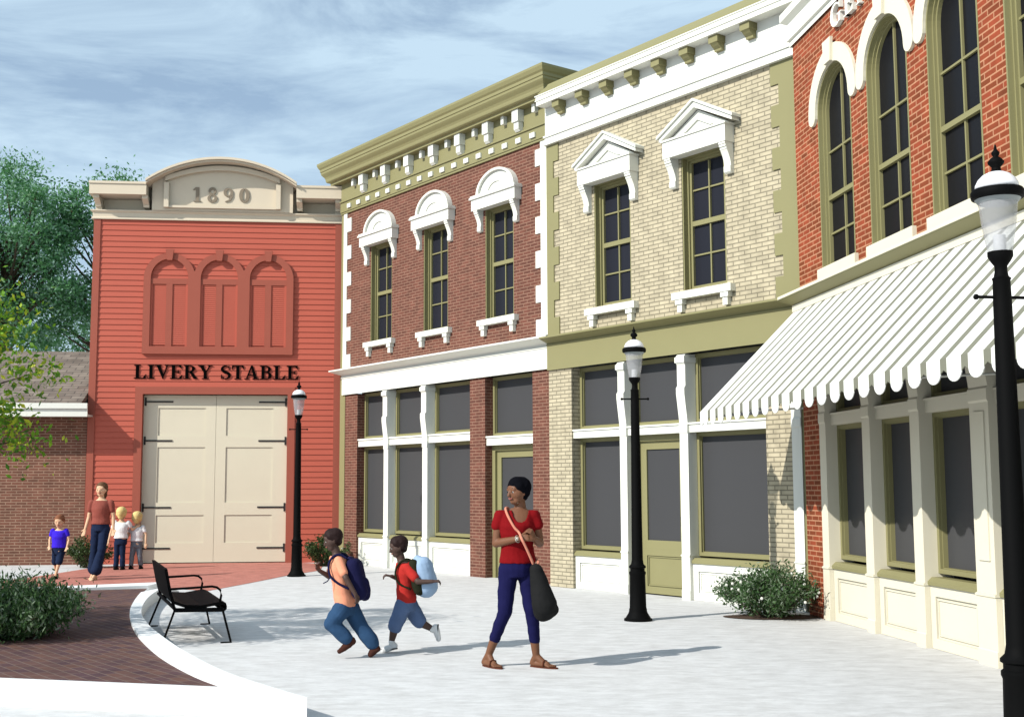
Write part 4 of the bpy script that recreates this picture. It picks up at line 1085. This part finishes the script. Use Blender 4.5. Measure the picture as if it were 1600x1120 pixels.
# --- woman in the red T-shirt
Wm = empty('person', (.19, 10.68, 0), 0, label='woman in red T-shirt and navy capri trousers walking with a big black shoulder bag', cat='person')
m = MB(); f_ = (-.80,-.60,-.05)
H = head(m, (.010,-.012,1.562), f_, 1.06)
cap(m, (.03,.01,1.40), (.02,.005,1.52), .055, .050)
tors = [(.0,.0,.84,.13,.10),(.0,.0,.92,.155,.112),(.0,.0,1.00,.142,.10),(.0,-.005,1.08,.130,.092),(.0,-.01,1.18,.145,.105),(.0,-.012,1.26,.152,.108),(.0,.0,1.34,.150,.085),(.005,.005,1.385,.125,.065),(.015,.008,1.42,.06,.05)]
loft(m, tors)
for sg, sh, el, wr in ((-1,(-.158,.0,1.355),(-.192,-.01,1.10),(.015,-.185,1.150)),(1,(.158,.0,1.355),(.205,.0,1.10),(.150,-.165,1.150))):
    cap(m, sh, el, .048, .038); cap(m, el, Vector(el).lerp(Vector(wr),.35), .038, .037); cap(m, Vector(el).lerp(Vector(wr),.35), wr, .037, .025)
hand(m, (.015,-.185,1.150), (.9,-.1,.10), (.25,.9,-.3), 1.0, .55, 1)
hand(m, (.150,-.165,1.150), (-.35,-.35,.75), (-.8,.5,-.2), .95, 1.0, -1)
Lh, Rh = (-.082,.0,.87), (.085,.0,.87); Lk, Rk = (-.115,-.05,.50), (.125,-.04,.49); La, Ra = (-.262,.06,.105), (.165,.01,.10)
for h_, k_, a_ in ((Lh,Lk,La),(Rh,Rk,Ra)):
    cap(m, h_, k_, .082, .055); cap(m, k_, Vector(k_).lerp(Vector(a_),.35), .053, .052); cap(m, Vector(k_).lerp(Vector(a_),.35), a_, .052, .033)
foot(m, La, (-.300,.09,.008), (-.165,-.09,.008)); foot(m, Ra, (.135,.035,.008), (.325,-.09,.008))
body = fuse(m, 'body', 'skin_dark', Wm, .0062, 3)
face(Wm, H, 1.06, 'lip', True); hair(Wm, H, 1.10, 'hair_black')
m = MB(); shirt = [(x,y,z,rx+.014,ry+.014) for x,y,z,rx,ry in tors[1:6]]+[(.0,.0,1.34,.170,.098),(.005,.006,1.392,.150,.080),(.0,.03,1.415,.09,.05)]
shirt[0] = (0,0,.925,.172,.128); loft(m, shirt)
for sg in (-1,1): cap(m, (sg*.146,0,1.352), (sg*.178,-.004,1.262), .063, .057)
sh = fuse(m, 'tshirt', 'red_tee', Wm, .009, 3)
# scoop neckline: sink the front of the collar under the skin
for v in sh.data.vertices:
    x, y, z = v.co; dx = (x-.03)/.075; dz = (1.42-z)/.13
    if y < .02 and dz >= 0 and dx*dx+dz*dz < 1: v.co.y += .05
    if z > 1.395: v.co.z = 1.395+(z-1.395)*.3
m = MB(); loft(m, [(0,0,.80,.150,.115),(0,0,.88,.168,.126),(0,0,.955,.158,.116)])
for h_, k_, a_ in ((Lh,Lk,La),(Rh,Rk,Ra)):
    k2 = Vector(k_); e2 = k2.lerp(Vector(a_), .62); cap(m, h_, k_, .092, .066); cap(m, k_, e2, .064, .050)
fuse(m, 'trousers', 'navy_trousers', Wm, .009, 3)
for a, b in (((-.300,.09,.004),(-.160,-.095,.004)),((.135,.035,.004),(.330,-.094,.004))):
    m = MB(); a, b = Vector(a), Vector(b); d = (b-a).normalized(); r_ = d.cross(Vector((0,0,1)))
    n = 16; out = []
    for i in range(n):
        t = 2*math.pi*i/n; p = a.lerp(b,.5)+d*math.cos(t)*((b-a).length/2+.03)+r_*math.sin(t)*(.036+.008*math.cos(t)); out.append((p.x,p.y))
    m.zprism(out, 0, .012); so_ = m.build('sandal', 'sandal_brown', Wm)
    m = MB(); c = a.lerp(b,.55); m.tube([c-r_*.042+Vector((0,0,.01)), c-r_*.03+Vector((0,0,.055)), c+Vector((0,0,.062)), c+r_*.03+Vector((0,0,.055)), c+r_*.042+Vector((0,0,.01))], .007, 6); m.build('strap', 'sandal_brown', so_)
m = MB(); wv = Vector((.0,-.17,1.146)); dv = Vector((.207,-.175,.05)).normalized(); u_ = dv.cross(Vector((0,0,1))).normalized(); v_ = dv.cross(u_)
m.tube([wv+(u_*math.cos(t)+v_*math.sin(t))*.030 for t in [2*math.pi*i/12 for i in range(13)]], .006, 6); m.ball(tuple(wv-Vector((0,.031,-.003))), (.016,.005,.016), 10); m.build('wristwatch', 'watch', Wm, smooth=True)
# shoulder bag
bg_ = empty('shoulder_bag', (.19, 10.68, 0), 0, label='big black slouchy bag hanging by a salmon strap at the woman in the red T-shirt', cat='bag')
m = MB()
for y in (-.20,-.155): cap(m, (.165,y,.87), (.235,y,.57), .060, .115)
cap(m, (.19,-.18,.84), (.22,-.18,.52), .05, .09); cap(m, (.22,-.18,.50), (.28,-.18,.53), .085, .08); cap(m, (.14,-.17,.90), (.19,-.17,.80), .022, .05)
o = fuse(m, 'bag_body', 'black_canvas', bg_, .012, 4)
def ribbon(mb, pts, w_, th=.006):
    for a, b in zip(pts[:-1], pts[1:]):
        cap(mb, a, b, w_, w_, 8)
m = MB(); sp = smoothcurve([(-.085,.03,1.418),(-.105,-.05,1.412),(-.085,-.105,1.35),(-.03,-.135,1.25),(.015,-.150,1.20),(.035,-.235,1.15),(.07,-.225,1.08),(.115,-.20,.98),(.14,-.18,.92)], 4)
m.tube(sp, .012, 8); sp = smoothcurve([(-.085,.03,1.418),(-.04,.10,1.35),(.05,.13,1.15),(.14,.10,1.0),(.19,-.06,.93),(.16,-.15,.91)], 4); m.tube(sp, .012, 8)
m.build('strap', 'salmon_strap', bg_, smooth=True)

# --- running boys
def boy(loc, label, hc, hs, tilt, torso, neck, arms, legs, skin, hr, tee, shorts, knee_len, skinvox=.0075, sleeve=.45):
    P_ = empty('person', loc, 0, label=label, cat='person'); m = MB()
    H = head(m, hc, tilt, hs); cap(m, neck[0], neck[1], .045, .040); loft(m, torso)
    for sh_, el, wr, hd_, hn, th_ in arms:
        cap(m, sh_, el, .036, .029); cap(m, el, wr, .029, .020); hand(m, wr, hd_, hn, .78, .9, th_)
    for h_, k_, a_, r0 in legs:
        cap(m, h_, k_, .066, .043); cap(m, k_, Vector(k_).lerp(Vector(a_),.35), .042, .041); cap(m, Vector(k_).lerp(Vector(a_),.35), a_, .041, .028)
    fuse(m, 'body', skin, P_, skinvox, 3); face(P_, H, hs, 'lip'); hair(P_, H, hs, hr)
    m = MB(); loft(m, [(x,y,z,rx+.016,ry+.014) for x,y,z,rx,ry in torso[:-1]])
    for sh_, el, wr, *_ in arms: cap(m, sh_, Vector(sh_).lerp(Vector(el), sleeve+.25), .048, .044)
    fuse(m, 'tshirt', tee, P_, .009, 3)
    m = MB(); b0 = torso[0]; loft(m, [(b0[0],b0[1],b0[2]-.08,b0[3]+.01,b0[4]+.005),(b0[0],b0[1],b0[2]+.02,b0[3]+.012,b0[4]+.010)])
    for h_, k_, a_, r0 in legs:
        k2 = Vector(k_)
        if knee_len > 1:
            e2 = k2.lerp(Vector(a_), knee_len-1); cap(m, h_, k_, .092, .074); cap(m, k_, e2, .074, .070); cap(m, e2, e2+(e2-k2).normalized()*.016, .070, .064)
        else: e2 = Vector(h_).lerp(k2, knee_len); cap(m, h_, e2, .086, .074)
    fuse(m, 'trousers' if knee_len > 1 else 'shorts', shorts, P_, .009, 2)
    return P_
b1 = boy((-1.277, 11.30, 0), 'running boy in orange T-shirt and baggy blue jeans, the one in front', (-.238,.0,1.125), .90, (-.93,-.22,-.28),
  [(-.115,0,.49,.085,.115),(-.12,0,.56,.085,.112),(-.145,0,.70,.080,.115),(-.17,0,.82,.082,.125),(-.185,0,.91,.075,.125),(-.195,0,.97,.055,.085),(-.20,0,1.0,.035,.04)],
  ((-.19,0,.96),(-.225,0,1.06)),
  [((-.165,-.12,.925),(-.085,-.205,.775),(.010,-.215,.62),(.3,.0,-.9),(-.5,.6,-.2),1), ((-.215,.11,.93),(-.29,.10,.77),(-.375,.03,.83),(-.3,-.2,.9),(.3,-.3,.1),-1)],
  [((-.135,-.055,.47),(-.235,-.07,.335),(-.075,-.06,.175),0), ((-.075,.055,.47),(.045,.04,.27),(.165,.03,.120),0)],
  'skin_dark2', 'hair_dark', 'orange_tee', 'blue_jeans', 1.82)
shoe(b1, (-.045,-.06,.135), (-.185,-.065,.045), .85, 'brown_leather', up=(.45,0,.9)); shoe(b1, (.185,.03,.055), (.105,.02,.0), .85, 'brown_leather', up=(.35,0,.9))
bp1 = empty('backpack', (-1.277, 11.30, 0), 0, label='navy backpack worn by the running boy in the orange T-shirt', cat='backpack')
m = MB()
for y in (-.085,0,.085): cap(m, (-.035,y,.875), (.035,y,.63), .075, .078)
cap(m, (.06,-.05,.72), (.07,.05,.60), .062, .062); cap(m, (-.07,-.03,.93), (-.07,.03,.93), .035, .035)
fuse(m, 'pack_body', 'navy_pack', bp1, .010, 3)
for y in (-.115,.115):
    m = MB(); m.tube(smoothcurve([(-.09,y*.8,.95),(-.165,y*.8,.99),(-.235,y,.955),(-.262,y*1.05,.88),(-.245,y*1.12,.79),(-.17,y*1.15,.72),(-.06,y*1.1,.665)], 4), .012, 8); m.build('shoulder_strap', 'navy_pack', bp1, smooth=True)
m = MB(); m.tube([(-.235,-.128,.79),(-.27,-.14,.74),(-.31,-.14,.72)], .006, 6); m.build('loose_strap', 'navy_pack', bp1)
b2 = boy((-.857, 11.70, 0), 'running boy in red T-shirt and denim shorts with bare legs, the one behind', (-.075,.0,1.03), .90, (-.93,-.22,-.25),
  [(.005,0,.48,.080,.112),(.005,0,.55,.082,.112),(.0,0,.66,.080,.115),(-.005,0,.75,.082,.122),(-.015,0,.82,.075,.122),(-.03,0,.875,.055,.085),(-.04,0,.905,.035,.04)],
  ((-.04,0,.87),(-.065,0,.97)),
  [((.015,-.12,.83),(.135,-.20,.70),(.275,-.215,.705),(.9,.1,.05),(0,.3,-.8),1), ((-.045,.11,.84),(-.05,.15,.69),(-.15,.08,.735),(-.9,-.2,.2),(.3,.2,-.8),-1)],
  [((-.02,-.05,.46),(-.105,-.065,.245),(-.135,-.06,.105),0), ((.03,.055,.46),(.135,.06,.285),(.265,.05,.215),0)],
  'skin_dark2', 'hair_dark', 'scarlet_tee', 'denim_shorts', .93)
shoe(b2, (-.105,-.06,.035), (-.235,-.065,.0), .85, 'white_shoe', sole='black_shoe'); shoe(b2, (.325,.05,.235), (.345,.05,.095), .85, 'white_shoe', sole='black_shoe', up=(-1,0,.08))
for a, b in (((-.135,-.06,.105),(-.128,-.06,.065)),((.265,.05,.215),(.295,.05,.20))):
    m = MB(); cap(m, a, b, .035, .035); fuse(m, 'sock', 'white_shoe', b2, .008, 1)
bp2 = empty('backpack', (-.857, 11.70, 0), 0, label='bulging pale blue and dark olive backpack on the running boy in the red T-shirt', cat='backpack')
m = MB()
for y in (-.07,0,.07): cap(m, (.165,y,.83), (.205,y,.65), .105, .115)
cap(m, (.12,-.04,.90), (.12,.04,.90), .05, .05)
fuse(m, 'pack_body', 'pale_blue_pack', bp2, .010, 3)
m = MB()
for y in (-.115,0,.115): cap(m, (.085,y,.865), (.125,y,.66), .050, .062)
cap(m, (.13,-.125,.70), (.14,-.125,.62), .065, .06); fuse(m, 'harness_panel', 'olive_black_pack', bp2, .010, 2)
for y in (-.11,.11):
    m = MB(); m.tube(smoothcurve([(.09,y*.8,.87),(.0,y*.8,.905),(-.07,y,.86),(-.095,y*1.1,.77),(-.06,y*1.15,.68),(.06,y*1.12,.62)], 4), .011, 8); m.build('shoulder_strap', 'olive_black_pack', bp2, smooth=True)

# --- group in front of the stable doors
def walker(loc, label, h, fdir, tee, trou, shoe_m, skin, hr, style, arms, legs, width=1.0, cx=.0, bare=False, hem=1.9, flare=.0, head_off=(0,0), sleeve=.5, headdrop=0):
    """front or back view figure of height h; arms/legs in metres of the figure"""
    P_ = empty('person', loc, 0, label=label, cat='person'); m = MB(); k = h/1.65; kid = k < .85; hs = 1.0 if kid else 1.06
    hz = h-.135*hs; H = head(m, (cx+head_off[0], head_off[1], hz-headdrop), fdir, hs)
    zt = hz-.155*hs if kid else hz-.175
    w_ = width*(.88 if kid else 1)
    hipz = legs[0][0][2]+.02; rr = .72 if kid else 1.0
    T_ = [(cx,0,hipz-.02,.13*w_,.095*rr+.01),(cx,0,hipz+.06,.148*w_,.105*rr+.005),(cx,0,hipz+(zt-hipz)*.35,.128*w_,.09*rr+.01),(cx,0,hipz+(zt-hipz)*.68,.145*w_,.10*rr+.01),(cx,0,zt-.06*k,.140*w_,.085*rr),(cx,0,zt-.01,.105*w_,.06*rr),(cx,0,zt+.03,.05*w_,.045*rr)]
    loft(m, T_); cap(m, (cx,0,zt-.01), (cx+head_off[0],head_off[1],hz-.08), .048*rr+.002, .044*rr+.002)
    for sh_, el, wr, th_ in arms:
        cap(m, sh_, el, .043*rr, .033*rr); cap(m, el, wr, .033*rr, .022*rr+.002); d = Vector(wr)-Vector(el); hand(m, wr, d, (0,-1 if fdir[1] < 0 else 1,0.2), .95 if not kid else .75, .35, th_)
    for h_, k_, a_, hl, to in legs:
        cap(m, h_, k_, .075*rr, .05*rr); cap(m, k_, a_, .048*rr, .032*rr)
        if bare: foot(m, a_, hl, to, .95)
    fuse(m, 'body', skin, P_, .0095, 2)
    if fdir[1] < 0: face(P_, H, hs, 'lip', brows=False)
    hair(P_, H, hs*(1.08 if style == 'bowl' else 1.0), hr, style, .009)
    m = MB(); loft(m, [(x,y,z,rx+.016,ry+.016) for x,y,z,rx,ry in T_[1:-1]])
    for sh_, el, wr, th_ in arms: cap(m, sh_, Vector(sh_).lerp(Vector(el), sleeve), .052*rr+.004, .048*rr+.006)
    ts = fuse(m, 'tshirt', tee, P_, .010, 2)
    m = MB(); loft(m, [(cx,0,hipz-.06,.14*w_,.11*rr),(cx,0,hipz+.08,.155*w_,.115*rr)])
    for h_, k_, a_, hl, to in legs:
        kk = Vector(k_)
        if hem > 1: e2 = kk.lerp(Vector(a_), hem-1); cap(m, h_, k_, .088*rr, .068*rr); cap(m, k_, e2, .066*rr, (.060+flare)*rr)
        else: e2 = Vector(h_).lerp(kk, hem); cap(m, h_, e2, .092*rr, .088*rr)
    fuse(m, 'trousers' if hem > 1 else 'shorts', trou, P_, .010, 2)
    if not bare:
        for h_, k_, a_, hl, to in legs: shoe(P_, hl, to, .95 if not kid else .8, shoe_m)
    return P_
w2 = walker((-6.81, 20.97, 0), 'woman in brick-red T-shirt and long dark flared trousers walking before the stable', 1.67, (-.1,-1,-.05), 'brick_tee', 'dark_navy', 'sandal_brown', 'skin_fair', 'hair_brown', 'long',
  [((-.145,0,1.30),(-.185,.0,1.06),(-.225,-.05,.86),1), ((.185,0,1.30),(.235,.0,1.06),(.255,-.05,.86),-1)],
  [((-.055,0,.86),(-.075,-.0,.48),(-.105,.06,.10),(-.105,.10,.0),(-.12,-.08,.0)), ((.095,0,.86),(.075,-.10,.48),(.0,-.16,.09),(.005,-.12,.0),(-.03,-.33,.0))], 1.0, .02, True, 1.80, .035)
def headlift(o): return o
k1 = walker((-7.20, 23.40, 0), 'fair-haired child in white T-shirt and dark trousers seen from behind, next to the woman', 1.20, (.05,1,0), 'white_tee', 'dark_navy', 'black_shoe', 'skin_fair', 'hair_blond', 'bowl',
  [((-.10,0,.90),(-.175,.0,.72),(-.20,-.04,.56),-1), ((.155,0,.90),(.22,.04,.76),(.28,.08,.80),1)],
  [((-.045,0,.52),(-.055,.0,.28),(-.06,.0,.07),(-.06,-.06,.0),(-.06,.12,.0)), ((.055,0,.52),(.06,.0,.28),(.065,.0,.07),(.065,-.06,.0),(.065,.12,.0))], .92, .02, False, 1.92, .01)
k2 = walker((-6.93, 23.55, 0), 'smaller fair-haired child in white T-shirt and grey trousers seen from behind, nearest the cream doors', 1.11, (.05,1,0), 'white_tee', 'grey_trousers', 'black_shoe', 'skin_fair', 'hair_blond', 'bowl',
  [((-.095,0,.80),(-.16,.02,.66),(-.19,-.02,.54),-1), ((.12,0,.80),(.185,.0,.66),(.19,-.03,.50),1)],
  [((-.045,0,.46),(-.075,.0,.25),(-.085,.0,.07),(-.085,-.06,.0),(-.085,.11,.0)), ((.05,0,.46),(.075,.0,.25),(.085,.06,.07),(.085,.0,.0),(.085,.17,.0))], .86, .01, False, 1.88, .0)
b3 = walker((-7.66, 21.15, 0), 'boy in violet-blue T-shirt and dark shorts walking at the far left before the brick wall', 1.17, (0,-1,-.25), 'violet_blue_tee', 'dark_navy', 'black_shoe', 'skin_fair', 'hair_auburn', 'short',
  [((-.12,0,.87),(-.17,.0,.70),(-.15,-.06,.60),1), ((.12,0,.87),(.18,.0,.70),(.17,-.06,.58),-1)],
  [((-.055,0,.48),(-.075,.05,.27),(-.085,.16,.09),(-.085,.20,.015),(-.09,.05,.0)), ((.045,0,.48),(.035,-.08,.27),(.0,-.12,.07),(.0,-.07,.0),(-.01,-.24,.0))], .95, 0, False, .85, .0, (0,-.01))

for o_, k_ in ((Wm,.965),(bg_,.965),(b1,.95),(bp1,.95),(b2,.955),(bp2,.955),(b3,.95)): o_.scale = (k_, k_, k_)
b3.location.x += .10
